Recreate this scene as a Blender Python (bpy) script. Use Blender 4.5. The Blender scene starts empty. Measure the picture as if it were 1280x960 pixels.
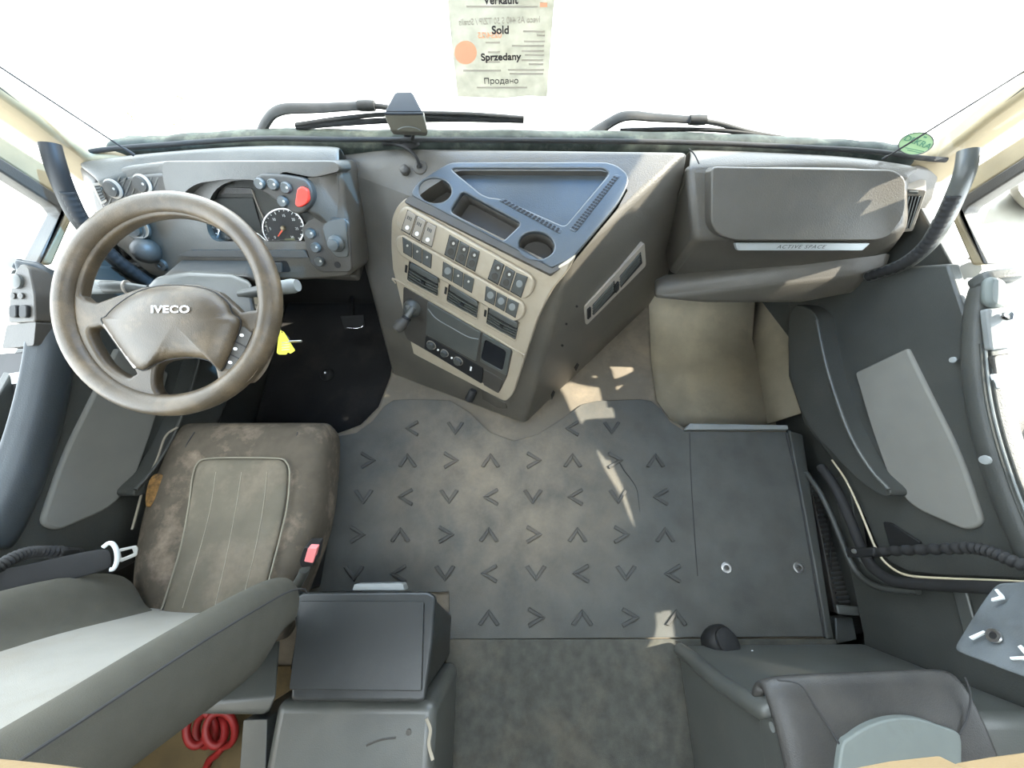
import bpy, bmesh, math, random
from mathutils import Vector as V, Matrix
random.seed(4)
D = bpy.data
SC = bpy.context.scene
COL = SC.collection

# ---------------------------------------------------------------- camera, sky, sun, exposure
FPX = 481.0
PIT = math.radians(67.0)
CAM = V((0.0, 0.0, 1.40))
FW = V((0, math.cos(PIT), -math.sin(PIT)))
DN = V((0, -math.sin(PIT), -math.cos(PIT)))
RT = V((1, 0, 0))
cd = D.cameras.new('camera')
cd.sensor_width = 36.0
cd.lens = 36.0 * FPX / 1280.0
cd.clip_start = 0.02
cam = D.objects.new('camera', cd)
COL.objects.link(cam)
cam.location = CAM
cam.rotation_euler = (math.pi / 2 - PIT, 0, 0)
SC.camera = cam

SC.view_settings.view_transform = 'Standard'
SC.view_settings.look = 'None'
SC.view_settings.gamma = 1.0
SC.view_settings.use_curve_mapping = False
SC.view_settings.exposure = 1.62

w = D.worlds.new('world')
SC.world = w
w.use_nodes = True
nt = w.node_tree
bg = nt.nodes['Background']
bg.inputs[0].default_value = (0.82, 0.92, 1.0, 1)
bg.inputs[1].default_value = 3.8

SUN_DIR = V((0.73, 0.11, 0.68)).normalized()     # towards the sun
sl = D.lights.new('sun', 'SUN')
sl.energy = 8.0
sl.angle = math.radians(0.6)
sl.color = (1.0, 0.93, 0.80)
so = D.objects.new('sun', sl)
COL.objects.link(so)
so.location = SUN_DIR * 20
so.rotation_euler = SUN_DIR.to_track_quat('Z', 'Y').to_euler()

# ---------------------------------------------------------------- measuring: sight lines of the photograph's camera
def ray(px, py):
    return FW + RT * ((px - 640.0) / FPX) + DN * ((py - 480.0) / FPX)
def pz(px, py, z):
    r = ray(px, py); return CAM + r * ((z - CAM.z) / r.z)
def pxx(px, py, x):
    r = ray(px, py); return CAM + r * (x / r.x)
def pyy(px, py, y):
    r = ray(px, py); return CAM + r * (y / r.y)
def pt(px, py, t):
    return CAM + ray(px, py) * t

class Plane:
    def __init__(s, a, b, c):
        s.o = a.copy()
        n = (b - a).cross(c - a).normalized()
        if n.dot(CAM - a) < 0: n = -n
        s.n = n
    def at(s, px, py, h=0.0):
        r = ray(px, py)
        o = s.o + s.n * h
        return CAM + r * ((o - CAM).dot(s.n) / r.dot(s.n))
    def frame(s, px, py, h=0.0, dx=1.0, dy=0.0):
        """4x4: origin on the plane, x along the picture direction (dx,dy), z the normal"""
        o = s.at(px, py, h)
        ex = (s.at(px + dx, py + dy, h) - o).normalized()
        ey = s.n.cross(ex).normalized()
        M = Matrix((ex, ey, s.n)).transposed().to_4x4()
        M.translation = o
        return M

# ---------------------------------------------------------------- materials
MATS = {}
def mat(name, col, rough=0.55, metal=0.0, spec=0.4, var=0.12, scale=9.0, bump=0.0, bscale=400.0, dirt=None, dscale=5.0, damt=0.5, emit=0, dlo=0.5, dhi=0.72, around=None):
    m = D.materials.new(name); m.use_nodes = True
    t = m.node_tree; b = t.nodes['Principled BSDF']
    b.inputs['Roughness'].default_value = rough
    b.inputs['Metallic'].default_value = metal
    b.inputs['Specular IOR Level'].default_value = spec
    tc = t.nodes.new('ShaderNodeTexCoord')
    src = None
    n1 = t.nodes.new('ShaderNodeTexNoise'); n1.inputs['Scale'].default_value = scale
    n1.inputs['Detail'].default_value = 5
    t.links.new(tc.outputs['Object'], n1.inputs['Vector'])
    r1 = t.nodes.new('ShaderNodeMapRange')
    r1.inputs[1].default_value = 0.3; r1.inputs[2].default_value = 0.7
    r1.inputs[3].default_value = 1 - var; r1.inputs[4].default_value = 1 + var
    t.links.new(n1.outputs['Fac'], r1.inputs[0])
    mx = t.nodes.new('ShaderNodeVectorMath'); mx.operation = 'SCALE'
    mx.inputs[0].default_value = col
    t.links.new(r1.outputs[0], mx.inputs['Scale'])
    out = mx.outputs[0]
    if dirt:
        n2 = t.nodes.new('ShaderNodeTexNoise'); n2.inputs['Scale'].default_value = dscale
        n2.inputs['Detail'].default_value = 9; n2.inputs['Roughness'].default_value = 0.68
        t.links.new(tc.outputs['Object'], n2.inputs['Vector'])
        r2 = t.nodes.new('ShaderNodeMapRange')
        r2.inputs[1].default_value = dlo; r2.inputs[2].default_value = dhi
        r2.inputs[3].default_value = 0.0; r2.inputs[4].default_value = damt
        t.links.new(n2.outputs['Fac'], r2.inputs[0])
        mi = t.nodes.new('ShaderNodeMix'); mi.data_type = 'RGBA'
        mi.inputs[7].default_value = (*dirt, 1)
        amt = r2.outputs[0]
        if around:      # dust worn in around one place: (centre, inner radius, outer radius)
            vd = t.nodes.new('ShaderNodeVectorMath'); vd.operation = 'DISTANCE'; vd.inputs[1].default_value = around[0]
            t.links.new(tc.outputs['Object'], vd.inputs[0])
            r4 = t.nodes.new('ShaderNodeMapRange'); r4.interpolation_type = 'SMOOTHSTEP'
            r4.inputs[1].default_value = around[1]; r4.inputs[2].default_value = around[2]
            r4.inputs[3].default_value = 1.0; r4.inputs[4].default_value = 0.10
            t.links.new(vd.outputs['Value'], r4.inputs[0])
            mm = t.nodes.new('ShaderNodeMath'); mm.operation = 'MULTIPLY'
            t.links.new(amt, mm.inputs[0]); t.links.new(r4.outputs[0], mm.inputs[1]); amt = mm.outputs[0]
        t.links.new(amt, mi.inputs[0]); t.links.new(out, mi.inputs[6])
        out = mi.outputs[2]
    t.links.new(out, b.inputs['Base Color'])
    if bump:
        n3 = t.nodes.new('ShaderNodeTexNoise'); n3.inputs['Scale'].default_value = bscale
        n3.inputs['Detail'].default_value = 2
        t.links.new(tc.outputs['Object'], n3.inputs['Vector'])
        bp = t.nodes.new('ShaderNodeBump'); bp.inputs['Strength'].default_value = bump
        bp.inputs['Distance'].default_value = 0.002
        t.links.new(n3.outputs['Fac'], bp.inputs['Height']); t.links.new(bp.outputs[0], b.inputs['Normal'])
    if emit:
        b.inputs['Emission Color'].default_value = (*col, 1); b.inputs['Emission Strength'].default_value = emit
    MATS[name] = m
    return m

DASH = mat('dash_plastic', (.068, .062, .051), .42, spec=.6, bump=.35, bscale=330, dirt=(.12, .10, .07), damt=.4)
DASHD = mat('dash_plastic_dark', (.044, .040, .034), .5, spec=.45, bump=.25, dirt=(.10, .085, .06), damt=.3)
GREY = mat('grey_plastic', (.060, .063, .058), .38, spec=.55, bump=.15, dirt=(.10, .092, .075), damt=.3)
GREYL = mat('light_grey_plastic', (.17, .18, .175), .5, bump=.1)
BLACK = mat('black_plastic', (.012, .012, .012), .55, spec=.3)
BLACKR = mat('black_rubber', (.020, .020, .020), .75, spec=.25)
GLOSS = mat('gloss_black', (.012, .013, .015), .12, spec=.5, var=.05)
BOXM = mat('satin_black_box', (.013, .0145, .0145), .36, spec=.4, bump=.08, dirt=(.04, .04, .037), damt=.35)
SILVER = mat('silver_facia', (.36, .31, .235), .42, metal=.2, var=.05, dirt=(.25, .20, .14), damt=.4, dscale=14)
SILVD = mat('aged_silver', (.28, .25, .21), .45, metal=.2, var=.05)
STEEL = mat('steel', (.55, .55, .55), .3, metal=1.0, var=.05)
CHROME = mat('bright_chrome', (.8, .8, .82), .12, metal=1.0, var=.02)
CREAM = mat('cream_trim', (.235, .19, .115), .55, bump=.1, dirt=(.16, .125, .08), damt=.5)
MATM = mat('rubber_mat', (.048, .051, .048), .72, spec=.25, var=.2, bump=.3, bscale=260, dirt=(.20, .162, .115), damt=.95, dscale=5.0, dlo=.25, dhi=.72, around=((-.10, .14, .01), .08, .62))
TUN = mat('tunnel_cover', (.118, .100, .075), .72, spec=.25, bump=.25, dirt=(.23, .18, .125), damt=.6, dscale=6)
CARP = mat('carpet', (.058, .058, .050), .95, spec=.1, var=.2, scale=30, bump=.5, bscale=700, dirt=(.13, .11, .08), damt=.45, dscale=4)
CARPD = mat('dark_carpet', (.018, .018, .018), .95, spec=.1, bump=.5, bscale=600, dirt=(.06, .05, .04), damt=.3)
FOOTW = mat('footwell_rubber', (.26, .225, .16), .8, spec=.2, bump=.4, bscale=300, dirt=(.36, .295, .20), damt=.6, dscale=7)
FAB = mat('seat_fabric', (.078, .066, .050), .95, spec=.12, var=.12, scale=25, bump=.5, bscale=900, dirt=(.25, .195, .145), damt=.7, dscale=9, dlo=.50, dhi=.70)
FABB = mat('backrest_fabric', (.072, .069, .056), .95, spec=.12, var=.08, scale=25, bump=.5, bscale=900)
FABI = mat('seat_insert_fabric', (.108, .096, .073), .95, spec=.12, var=.1, scale=16, bump=.4, bscale=900, dirt=(.23, .18, .135), damt=.55, dscale=6, dlo=.5, dhi=.72)
FABL = mat('light_fabric', (.235, .226, .200), .95, spec=.1, var=.06, scale=8, bump=.4, bscale=900, dirt=(.20, .17, .13), damt=.5, dscale=6)
SEAM = mat('seam_thread', (.24, .215, .17), .9, spec=.1)
PIPE = mat('dark_piping', (.03, .03, .03), .8)
SEALC = mat('cream_seal', (.50, .44, .31), .5)
PIPL = mat('edge_piping', (.19, .175, .135), .9, spec=.1)
DISP = mat('display_dark', (.028, .030, .028), .5, spec=.2, var=.05)
TRIMS = mat('trim_silver', (.34, .36, .36), .35, metal=.3, var=.04)
ARMB = mat('armrest_teal_black', (.026, .032, .036), .45, spec=.5, bump=.15)
PRINT = mat('soft_print', (.45, .43, .38), .5)
TRAY_SKY = mat('tray_plastic_sky_tint', (.040, .050, .058), .36, spec=.7, bump=.2, bscale=330, dirt=(.075, .08, .08), damt=.3)  # blue sky reflection put into the tray's base colour
LEATH = mat('black_leather', (.030, .029, .027), .42, spec=.4, var=.15, bump=.35, bscale=500, dirt=(.075, .068, .058), damt=.4)
BLUEG = mat('blue_grey_vinyl', (.12, .135, .125), .6, var=.1, dirt=(.07, .075, .07), damt=.5, dscale=8)
DOORP = mat('door_plastic', (.040, .042, .038), .5, spec=.4, bump=.25, bscale=300, dirt=(.075, .068, .052), damt=.25)
DOORI = mat('door_insert', (.155, .152, .135), .9, spec=.15, bump=.3, bscale=800, var=.06)
WHEEL = mat('worn_wheel_leather', (.058, .043, .026), .40, spec=.4, var=.28, scale=14, bump=.25, bscale=420, dirt=(.17, .125, .075), damt=.6, dscale=9)
RED = mat('red_button', (.75, .05, .03), .35)
REDB = mat('faded_red', (.72, .20, .20), .4)
REDC = mat('red_cable', (.20, .009, .008), .5)
YELLOW = mat('yellow_tag', (.85, .75, .02), .45)
WHITE = mat('white_print', (.82, .82, .80), .5, var=.03)
WHITP = mat('white_plastic', (.62, .65, .64), .4, var=.04)
NEED = mat('needle_red', (.85, .12, .06), .4)
SCREEN = mat('screen_grey', (.055, .055, .050), .6, spec=.15, var=.05)
DIAL = mat('dial_face', (.040, .040, .040), .6, spec=.15, var=.05)
LCD = mat('lcd_green', (.13, .14, .07), .4)
PLY = mat('bare_plywood', (.085, .058, .022), .8, var=.3, dirt=(.025, .02, .01), damt=.8, dscale=9)
FOAM = mat('foam_brown', (.15, .08, .022), .9, var=.5, scale=60, dirt=(.02, .015, .01), damt=.9, dscale=40)
GREEN = mat('sticker_green', (.25, .35, .18), .6, spec=.2)
DGREEN = mat('sticker_print', (.06, .16, .09), .5)
INK = mat('ink', (.035, .03, .035), .6)
INKP = mat('ink_pale', (.40, .37, .32), .6)
ORNG = mat('sticker_orange', (.85, .42, .26), .6)
CLOTH = mat('curtain_cloth', (.105, .115, .12), .95, spec=.1, var=.15, scale=12, bump=.5, bscale=700)
BUNK = mat('beige_bunk', (.26, .185, .095), .7, bump=.2)
COWL = mat('cowl_plastic', (.020, .026, .022), .7, spec=.2, var=.5, scale=25, dirt=(.10, .11, .09), damt=.55, dscale=20)
WIPER = mat('wiper_black', (.016, .016, .015), .6, spec=.25, var=.3, scale=30)
GROUND = mat('pale_concrete', (.62, .60, .56), .9, spec=.1, var=.06, scale=.6)
MIRR = mat('mirror_housing', (.20, .19, .16), .5)
WEED = mat('dry_weeds', (.38, .36, .20), .9, var=.3)
ROOF = mat('roof_lining', (.42, .40, .36), .9, spec=.1, bump=.3)
SHELL = mat('cab_shell', (.028, .028, .028), .8)

def glassmat(name, tint, refl):
    m = D.materials.new(name); m.use_nodes = True
    t = m.node_tree; t.nodes.clear()
    o = t.nodes.new('ShaderNodeOutputMaterial'); mx = t.nodes.new('ShaderNodeMixShader')
    tr = t.nodes.new('ShaderNodeBsdfTransparent'); tr.inputs[0].default_value = (*tint, 1)
    gl = t.nodes.new('ShaderNodeBsdfGlossy'); gl.inputs['Roughness'].default_value = .02
    mx.inputs[0].default_value = refl
    t.links.new(tr.outputs[0], mx.inputs[1]); t.links.new(gl.outputs[0], mx.inputs[2]); t.links.new(mx.outputs[0], o.inputs[0])
    return m
GLASS = glassmat('window_glass', (.97, .985, .98), .03)
LENS = glassmat('cluster_lens', (.95, .95, .95), 0.0)

ADDED_VISOR = glassmat('added_visor_tint', (.36, .56, .80), .04)  # tint of the added visor, colours the light on the dash blue
def papermat():
    m = D.materials.new('sign_paper'); m.use_nodes = True
    t = m.node_tree; t.nodes.clear()
    o = t.nodes.new('ShaderNodeOutputMaterial'); mx = t.nodes.new('ShaderNodeMixShader')
    tc = t.nodes.new('ShaderNodeTexCoord'); n = t.nodes.new('ShaderNodeTexNoise'); n.inputs['Scale'].default_value = 45; n.inputs['Detail'].default_value = 6
    cr = t.nodes.new('ShaderNodeValToRGB')
    cr.color_ramp.elements[0].position = .3; cr.color_ramp.elements[0].color = (.44, .43, .37, 1)
    cr.color_ramp.elements[1].position = .7; cr.color_ramp.elements[1].color = (.57, .555, .49, 1)
    t.links.new(tc.outputs['Object'], n.inputs['Vector']); t.links.new(n.outputs['Fac'], cr.inputs[0])
    d = t.nodes.new('ShaderNodeBsdfDiffuse'); tl = t.nodes.new('ShaderNodeBsdfTranslucent')
    t.links.new(cr.outputs[0], d.inputs[0]); t.links.new(cr.outputs[0], tl.inputs[0])
    mx.inputs[0].default_value = .5
    t.links.new(d.outputs[0], mx.inputs[1]); t.links.new(tl.outputs[0], mx.inputs[2]); t.links.new(mx.outputs[0], o.inputs[0])
    return m
PAPER = papermat()
MATC = mat('rubber_chevron', (.036, .037, .035), .65, spec=.25, var=.25, scale=4, dirt=(.15, .12, .088), damt=.75, dscale=5, dlo=.30, dhi=.75, around=((-.10, .14, .01), .08, .55))

# ---------------------------------------------------------------- building helpers
WL = {}
def wloc(o):
    return WL.get(o.name, V((0, 0, 0)))
def tag(o, label=None, cat=None, group=None, kind=None):
    if label: o['label'] = label
    if cat: o['category'] = cat
    if group: o['group'] = group
    if kind: o['kind'] = kind
    return o
def thing(name, loc, label, cat, group=None, kind=None):
    o = D.objects.new(name, None); COL.objects.link(o)
    o.empty_display_size = .05
    o.location = loc; WL[o.name] = V(loc)
    return tag(o, label, cat, group, kind)
def link(name, me, c, m, parent):
    o = D.objects.new(name, me); COL.objects.link(o)
    me.materials.clear()
    me.materials.append(m)
    WL[o.name] = V(c)
    if parent is not None:
        o.parent = parent; o.location = V(c) - wloc(parent)
    else:
        o.location = c
    return o
def mk(name, verts, faces, m, parent=None, bev=0, seg=3, sub=0, thick=0, toff=-1, ang=32, flat=False, fixn=True, centre=True):
    vs = [V(v) for v in verts]
    if centre:
        lo = V([min(v[i] for v in vs) for i in range(3)]); hi = V([max(v[i] for v in vs) for i in range(3)])
        c = V(((lo.x + hi.x) / 2, (lo.y + hi.y) / 2, lo.z))
    else: c = V((0, 0, 0))
    me = D.meshes.new(name)
    me.from_pydata([v - c for v in vs], [], faces)
    if fixn:
        bm = bmesh.new(); bm.from_mesh(me)
        bmesh.ops.recalc_face_normals(bm, faces=bm.faces); bm.to_mesh(me); bm.free()
    me.update()
    if not flat:
        me.polygons.foreach_set('use_smooth', [True] * len(me.polygons))
        if not sub: me.set_sharp_from_angle(angle=math.radians(50))
    o = link(name, me, c, m, parent)
    if sub and not thick:
        s = o.modifiers.new('sub', 'SUBSURF'); s.levels = sub; s.render_levels = sub
    if thick:
        s = o.modifiers.new('thick', 'SOLIDIFY'); s.thickness = thick; s.offset = toff
        if sub:
            s = o.modifiers.new('sub', 'SUBSURF'); s.levels = sub; s.render_levels = sub
    if bev:
        s = o.modifiers.new('bev', 'BEVEL'); s.width = bev; s.segments = seg; s.limit_method = 'ANGLE'
        s.angle_limit = math.radians(ang); s.use_clamp_overlap = True
    return o
def ngon_prism(top, bot):
    n = len(top)
    vs = list(top) + list(bot)
    fs = [list(range(n)), list(range(2 * n - 1, n - 1, -1))]
    for i in range(n):
        j = (i + 1) % n
        fs.append([i, i + n, j + n, j])
    return vs, fs
def ext(name, poly, pl, lo, hi, m, parent=None, bev=0, seg=2, shrink=1.0, **k):
    top = [pl.at(x, y, hi) for x, y in poly]
    bot = [p - pl.n * (hi - lo) for p in top]
    if shrink != 1.0:
        c = sum(top, V()) / len(top)
        top = [c + (p - c) * shrink for p in top]
    vs, fs = ngon_prism(top, bot)
    return mk(name, vs, fs, m, parent, bev=bev, seg=seg, **k)
def exts(name, polys, pl, lo, hi, m, parent=None, bev=0, seg=2, **k):
    """several raised marks that are one pattern on one part"""
    vs = []; fs = []
    for poly in polys:
        top = [pl.at(x, y, hi) for x, y in poly]
        a, b = ngon_prism(top, [p - pl.n * (hi - lo) for p in top])
        i = len(vs); vs += a; fs += [[i + q for q in f] for f in b]
    return mk(name, vs, fs, m, parent, bev=bev, seg=seg, **k)
def prism(name, pts, off, m, parent=None, bev=0, **k):
    top = [V(p) for p in pts]; bot = [p + V(off) for p in top]
    vs, fs = ngon_prism(top, bot)
    return mk(name, vs, fs, m, parent, bev=bev, **k)
def box(name, lo, hi, m, parent=None, bev=.003, seg=2, **k):
    (a, b, c), (d, e, f) = lo, hi
    return prism(name, [(a, b, f), (d, b, f), (d, e, f), (a, e, f)], (0, 0, c - f), m, parent, bev, seg=seg, **k)
def join_into(a, b):
    """b's surface becomes a second-material region of a's mesh"""
    off = WL[b.name] - WL[a.name]
    bm = bmesh.new(); bm.from_mesh(a.data); n = len(bm.faces)
    me = b.data; me.transform(Matrix.Translation(off)); bm.from_mesh(me)
    bm.faces.ensure_lookup_table()
    for f in bm.faces[n:]: f.material_index = 1
    bm.to_mesh(a.data); bm.free()
    a.data.materials.append(b.data.materials[0])
    D.objects.remove(b, do_unlink=True)
def hull(name, pts, m, parent=None, bev=0, seg=3, cut=None, **k):
    bm = bmesh.new()
    for p in pts: bm.verts.new(V(p))
    r = bmesh.ops.convex_hull(bm, input=bm.verts)
    bmesh.ops.delete(bm, geom=[e for e in r['geom_interior'] if isinstance(e, bmesh.types.BMVert)], context='VERTS')
    bmesh.ops.dissolve_limit(bm, angle_limit=math.radians(4), verts=bm.verts, edges=bm.edges)
    bm.verts.index_update()
    vs = [v.co.copy() for v in bm.verts]; fs = [[v.index for v in f.verts] for f in bm.faces]
    bm.free()
    o = mk(name, vs, fs, m, parent, bev=bev, seg=seg, **k)
    if cut: carve(o, cut)
    return o
def carve(o, cutters):
    """cut recesses into a part and keep the result as its own mesh"""
    for c in cutters:
        b = o.modifiers.new('cut', 'BOOLEAN'); b.operation = 'DIFFERENCE'; b.solver = 'EXACT'; b.object = c
    dg = bpy.context.evaluated_depsgraph_get(); dg.update()
    me = D.meshes.new_from_object(o.evaluated_get(dg))
    o.modifiers.clear()
    o.data = me
    me.set_sharp_from_angle(angle=math.radians(40))
    for c in cutters: D.objects.remove(c, do_unlink=True)
def cr(pts, n):
    """smooth curve through the points"""
    P = [V(p) for p in pts]; out = []
    for i in range(len(P) - 1):
        p0 = P[i - 1] if i else P[0] * 2 - P[1]
        p1, p2 = P[i], P[i + 1]
        p3 = P[i + 2] if i + 2 < len(P) else P[-1] * 2 - P[-2]
        for k in range(n):
            t = k / n
            out.append(.5 * ((2 * p1) + (p2 - p0) * t + (2 * p0 - 5 * p1 + 4 * p2 - p3) * t * t + (3 * p1 - p0 - 3 * p2 + p3) * t ** 3))
    out.append(P[-1]); return out
def tube(name, pts, r, m, parent=None, n=6, res=10, closed=False, rfun=None, flatten=1.0, **k):
    P = cr(pts, n) if n > 1 else [V(p) for p in pts]
    if closed: P = P[:-1] if (P[0] - P[-1]).length < 1e-6 else P
    N = len(P); vs = []; fs = []
    up = None
    for i, p in enumerate(P):
        a = P[(i - 1) % N] if (closed or i) else P[i]
        b = P[(i + 1) % N] if (closed or i < N - 1) else P[i]
        t = (b - a).normalized()
        if up is None:
            up = t.orthogonal().normalized()
            if abs(t.z) < .95: up = (V((0, 0, 1)) - t * t.z).normalized()
        up = (up - t * up.dot(t)).normalized(); sd = t.cross(up)
        rr = r if rfun is None else rfun(i / (N - 1)) * r
        for j in range(res):
            a_ = 2 * math.pi * j / res
            vs.append(p + (up * math.cos(a_) * flatten + sd * math.sin(a_)) * rr)
    for i in range(N if closed else N - 1):
        for j in range(res):
            fs.append([i * res + j, i * res + (j + 1) % res, ((i + 1) % N) * res + (j + 1) % res, ((i + 1) % N) * res + j])
    if not closed:
        fs.append(list(range(res))); fs.append([(N - 1) * res + j for j in range(res)])
    return mk(name, vs, fs, m, parent, **k)
def lathe(name, prof, M, m, parent=None, res=24, sx=1.0, **k):
    """profile (r,h) turned about the local z axis of M"""
    vs = []; fs = []
    for r, h in prof:
        for j in range(res):
            a = 2 * math.pi * j / res
            vs.append(M @ V((r * math.cos(a) * sx, r * math.sin(a), h)))
    for i in range(len(prof) - 1):
        for j in range(res):
            fs.append([i * res + j, i * res + (j + 1) % res, (i + 1) * res + (j + 1) % res, (i + 1) * res + j])
    fs.append(list(range(res))); fs.append([(len(prof) - 1) * res + j for j in range(res)])
    return mk(name, vs, fs, m, parent, **k)
def axisM(o, d):
    M = V(d).normalized().to_track_quat('Z', 'Y').to_matrix().to_4x4(); M.translation = o; return M
def grid(name, rows, m, parent=None, sub=2, thick=.0, toff=-1, close=False, **k):
    nr, nc = len(rows), len(rows[0])
    vs = [V(p) for r in rows for p in r]; fs = []
    for i in range(nr - 1):
        for j in range(nc if close else nc - 1):
            j2 = (j + 1) % nc
            fs.append([i * nc + j, i * nc + j2, (i + 1) * nc + j2, (i + 1) * nc + j])
    return mk(name, vs, fs, m, parent, sub=sub, thick=thick, toff=toff, **k)
def rp(poly, r, seg=4):
    """round the corners of a pixel outline"""
    out = []; n = len(poly)
    rr = r if isinstance(r, (list, tuple)) else [r] * n
    for i in range(n):
        p = V((*poly[i], 0)); a = V((*poly[i - 1], 0)); b = V((*poly[(i + 1) % n], 0))
        da, db = (a - p), (b - p)
        q = min(rr[i], da.length * .48, db.length * .48)
        s, e = p + da.normalized() * q, p + db.normalized() * q
        for k in range(seg + 1):
            t = k / seg
            v = s * (1 - t) ** 2 + p * 2 * t * (1 - t) + e * t * t
            out.append((v.x, v.y))
    return out
def el(cx, cy, rx, ry=None, rot=0, n=20, a0=0, a1=360):
    ry = ry or rx; o = []; c, s = math.cos(math.radians(rot)), math.sin(math.radians(rot))
    full = abs(a1 - a0) >= 360
    for i in range(n):
        a = math.radians(a0 + (a1 - a0) * i / (n if full else n - 1))
        x, y = rx * math.cos(a), ry * math.sin(a)
        o.append((cx + x * c - y * s, cy + x * s + y * c))
    return o
def sm(poly, n=4, closed=True):
    """smooth a pixel outline"""
    P = [(x, y, 0) for x, y in poly]
    if closed:
        N = len(P); Q = [P[-1]] + P + [P[0], P[1]]
        o = cr(Q, n)[n:-n - 1] if False else cr(Q, n)
        o = o[n:n + N * n]
    else: o = cr(P, n)
    return [(v.x, v.y) for v in o]
def bake_curve(name, cu, M, m, parent, flip=False):
    tmp = D.objects.new('tmp_outline', cu); COL.objects.link(tmp)
    dg = bpy.context.evaluated_depsgraph_get(); dg.update()
    me = D.meshes.new_from_object(tmp.evaluated_get(dg))
    D.objects.remove(tmp, do_unlink=True)
    vs = [M @ V((-v.co.x if flip else v.co.x, v.co.y, v.co.z)) for v in me.vertices]
    lo = V([min(v[i] for v in vs) for i in range(3)]); hi = V([max(v[i] for v in vs) for i in range(3)])
    c = V(((lo.x + hi.x) / 2, (lo.y + hi.y) / 2, lo.z))
    me.name = name
    for v, p in zip(me.vertices, vs): v.co = p - c
    me.update()
    me.set_sharp_from_angle(angle=math.radians(40))
    return link(name, me, c, m, parent)
def plate(name, outer, holes, pl, lo, hi, m, parent=None, bev=.0, ref=None):
    """flat moulding with openings, its outline lying on the plane"""
    rx, ry = ref or outer[0]
    M = pl.frame(rx, ry, hi); Mi = M.inverted()
    cu = D.curves.new(name, 'CURVE'); cu.dimensions = '2D'; cu.fill_mode = 'BOTH'
    for poly in [outer] + list(holes):
        s = cu.splines.new('POLY'); s.points.add(len(poly) - 1); s.use_cyclic_u = True
        for q, (x, y) in zip(s.points, poly):
            l = Mi @ pl.at(x, y, hi); q.co = (l.x, l.y, 0, 1)
    cu.extrude = max((hi - lo) / 2 - bev, 1e-4); cu.bevel_depth = bev; cu.bevel_resolution = 2; cu.offset = -bev
    M2 = M @ Matrix.Translation((0, 0, -(hi - lo) / 2))
    return bake_curve(name, cu, M2, m, parent)
def text(name, body, px, py, size_px, pl, h, m, parent=None, dx=1.0, dy=0.0, align='CENTER', bold=.0, shear=0, flip=False, sx=1.0, depth=.0004, spacing=1.0):
    M = pl.frame(px, py, h, dx, dy)
    s = (pl.at(px, py + size_px / 2, h) - pl.at(px, py - size_px / 2, h)).length
    cu = D.curves.new(name, 'FONT'); cu.body = body; cu.size = s * 1.38
    cu.align_x = align; cu.align_y = 'CENTER'; cu.extrude = depth; cu.offset = bold * s; cu.shear = shear
    cu.space_character = spacing
    M = M @ Matrix.Diagonal((sx, 1, 1, 1))
    return bake_curve(name, cu, M, m, parent, flip)
def dup(root, shift, label=None, parent=None):
    """copy a thing or part with everything under it"""
    c = root.copy(); COL.objects.link(c)
    if parent is not None: c.parent = parent
    c.location = root.location + V(shift)
    if label: c['label'] = label
    for ch in [x for x in D.objects if x.parent == root]:
        d = ch.copy(); COL.objects.link(d); d.parent = c
        for g in [x for x in D.objects if x.parent == ch]:
            e = g.copy(); COL.objects.link(e); e.parent = d
    return c

# ================================================================ the setting
def S(o): o['kind'] = 'structure'; return o
ZP0 = Plane(V((0, 0, 0)), V((1, 0, 0)), V((0, 1, 0)))
def zpl(z): return Plane(V((0, 0, z)), V((1, 0, z)), V((0, 1, z)))
def mir(poly): return [(1280 - x, y) for x, y in poly]

# yard outside
g = mk('ground', [(-60, -60, -1.35), (60, -60, -1.35), (60, 60, -1.35), (-60, 60, -1.35)], [[0, 1, 2, 3]], GROUND); S(g)
tag(g, 'sun-bleached pale concrete yard outside the windscreen', 'ground')
# dry weeds in a crack of the yard
vs = []; fs = []
for k in range(150):
    t = random.random()
    c = pz(168 + 55 * (k % 2) + random.gauss(0, 4), 158 - 40 * t, -1.35) + V((random.gauss(0, .05), 0, 0))
    a = random.random() * 6.28; h = random.uniform(.03, .10)
    i = len(vs)
    vs += [c + V((math.cos(a) * .015, math.sin(a) * .015, 0)), c - V((math.cos(a) * .015, math.sin(a) * .015, 0)), c + V((random.gauss(0, .03), random.gauss(0, .03), h))]
    fs.append([i, i + 1, i + 2])
o = mk('weeds', vs, fs, WEED, fixn=False); tag(o, 'dry weeds growing in cracks of the pale yard', 'weeds', kind='stuff')
for k, (a, b) in enumerate([((112, 165), (205, 10))]):
    p, q = pz(*a, -1.345), pz(*b, -1.345)
    d = (q - p).normalized().cross(V((0, 0, 1))) * .012
    o = prism('ground_joint', [p - d, p + d, q + d, q - d], (0, 0, -.01), INKP); S(o)
    tag(o, 'thin straight joint line in the pale concrete yard', 'joint')

# tunnel floor with its two side footwells
tl = [(480, 300), (488, 350), (491, 400), (491, 440), (487, 470), (472, 508), (450, 530), (415, 543)]
tr = [(985, 536), (856, 534), (838, 522), (822, 500), (815, 450), (812, 378), (812, 320)]
fz = -.012
pl_ = [pz(x, y, fz) for x, y in tl]
pr_ = [pz(x, y, fz) for x, y in tr]
edge = [pz(1042, 800, fz), V((1.0, -1.1, fz)), V((-1.08, -1.1, fz)), V((-1.08, .27, fz))]
o = prism('floor', pl_ + edge[::-1] + pr_, (0, 0, -.25), TUN, bev=.012, seg=3); S(o); tag(o, 'dusty dark engine tunnel floor of the cab', 'floor')
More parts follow.
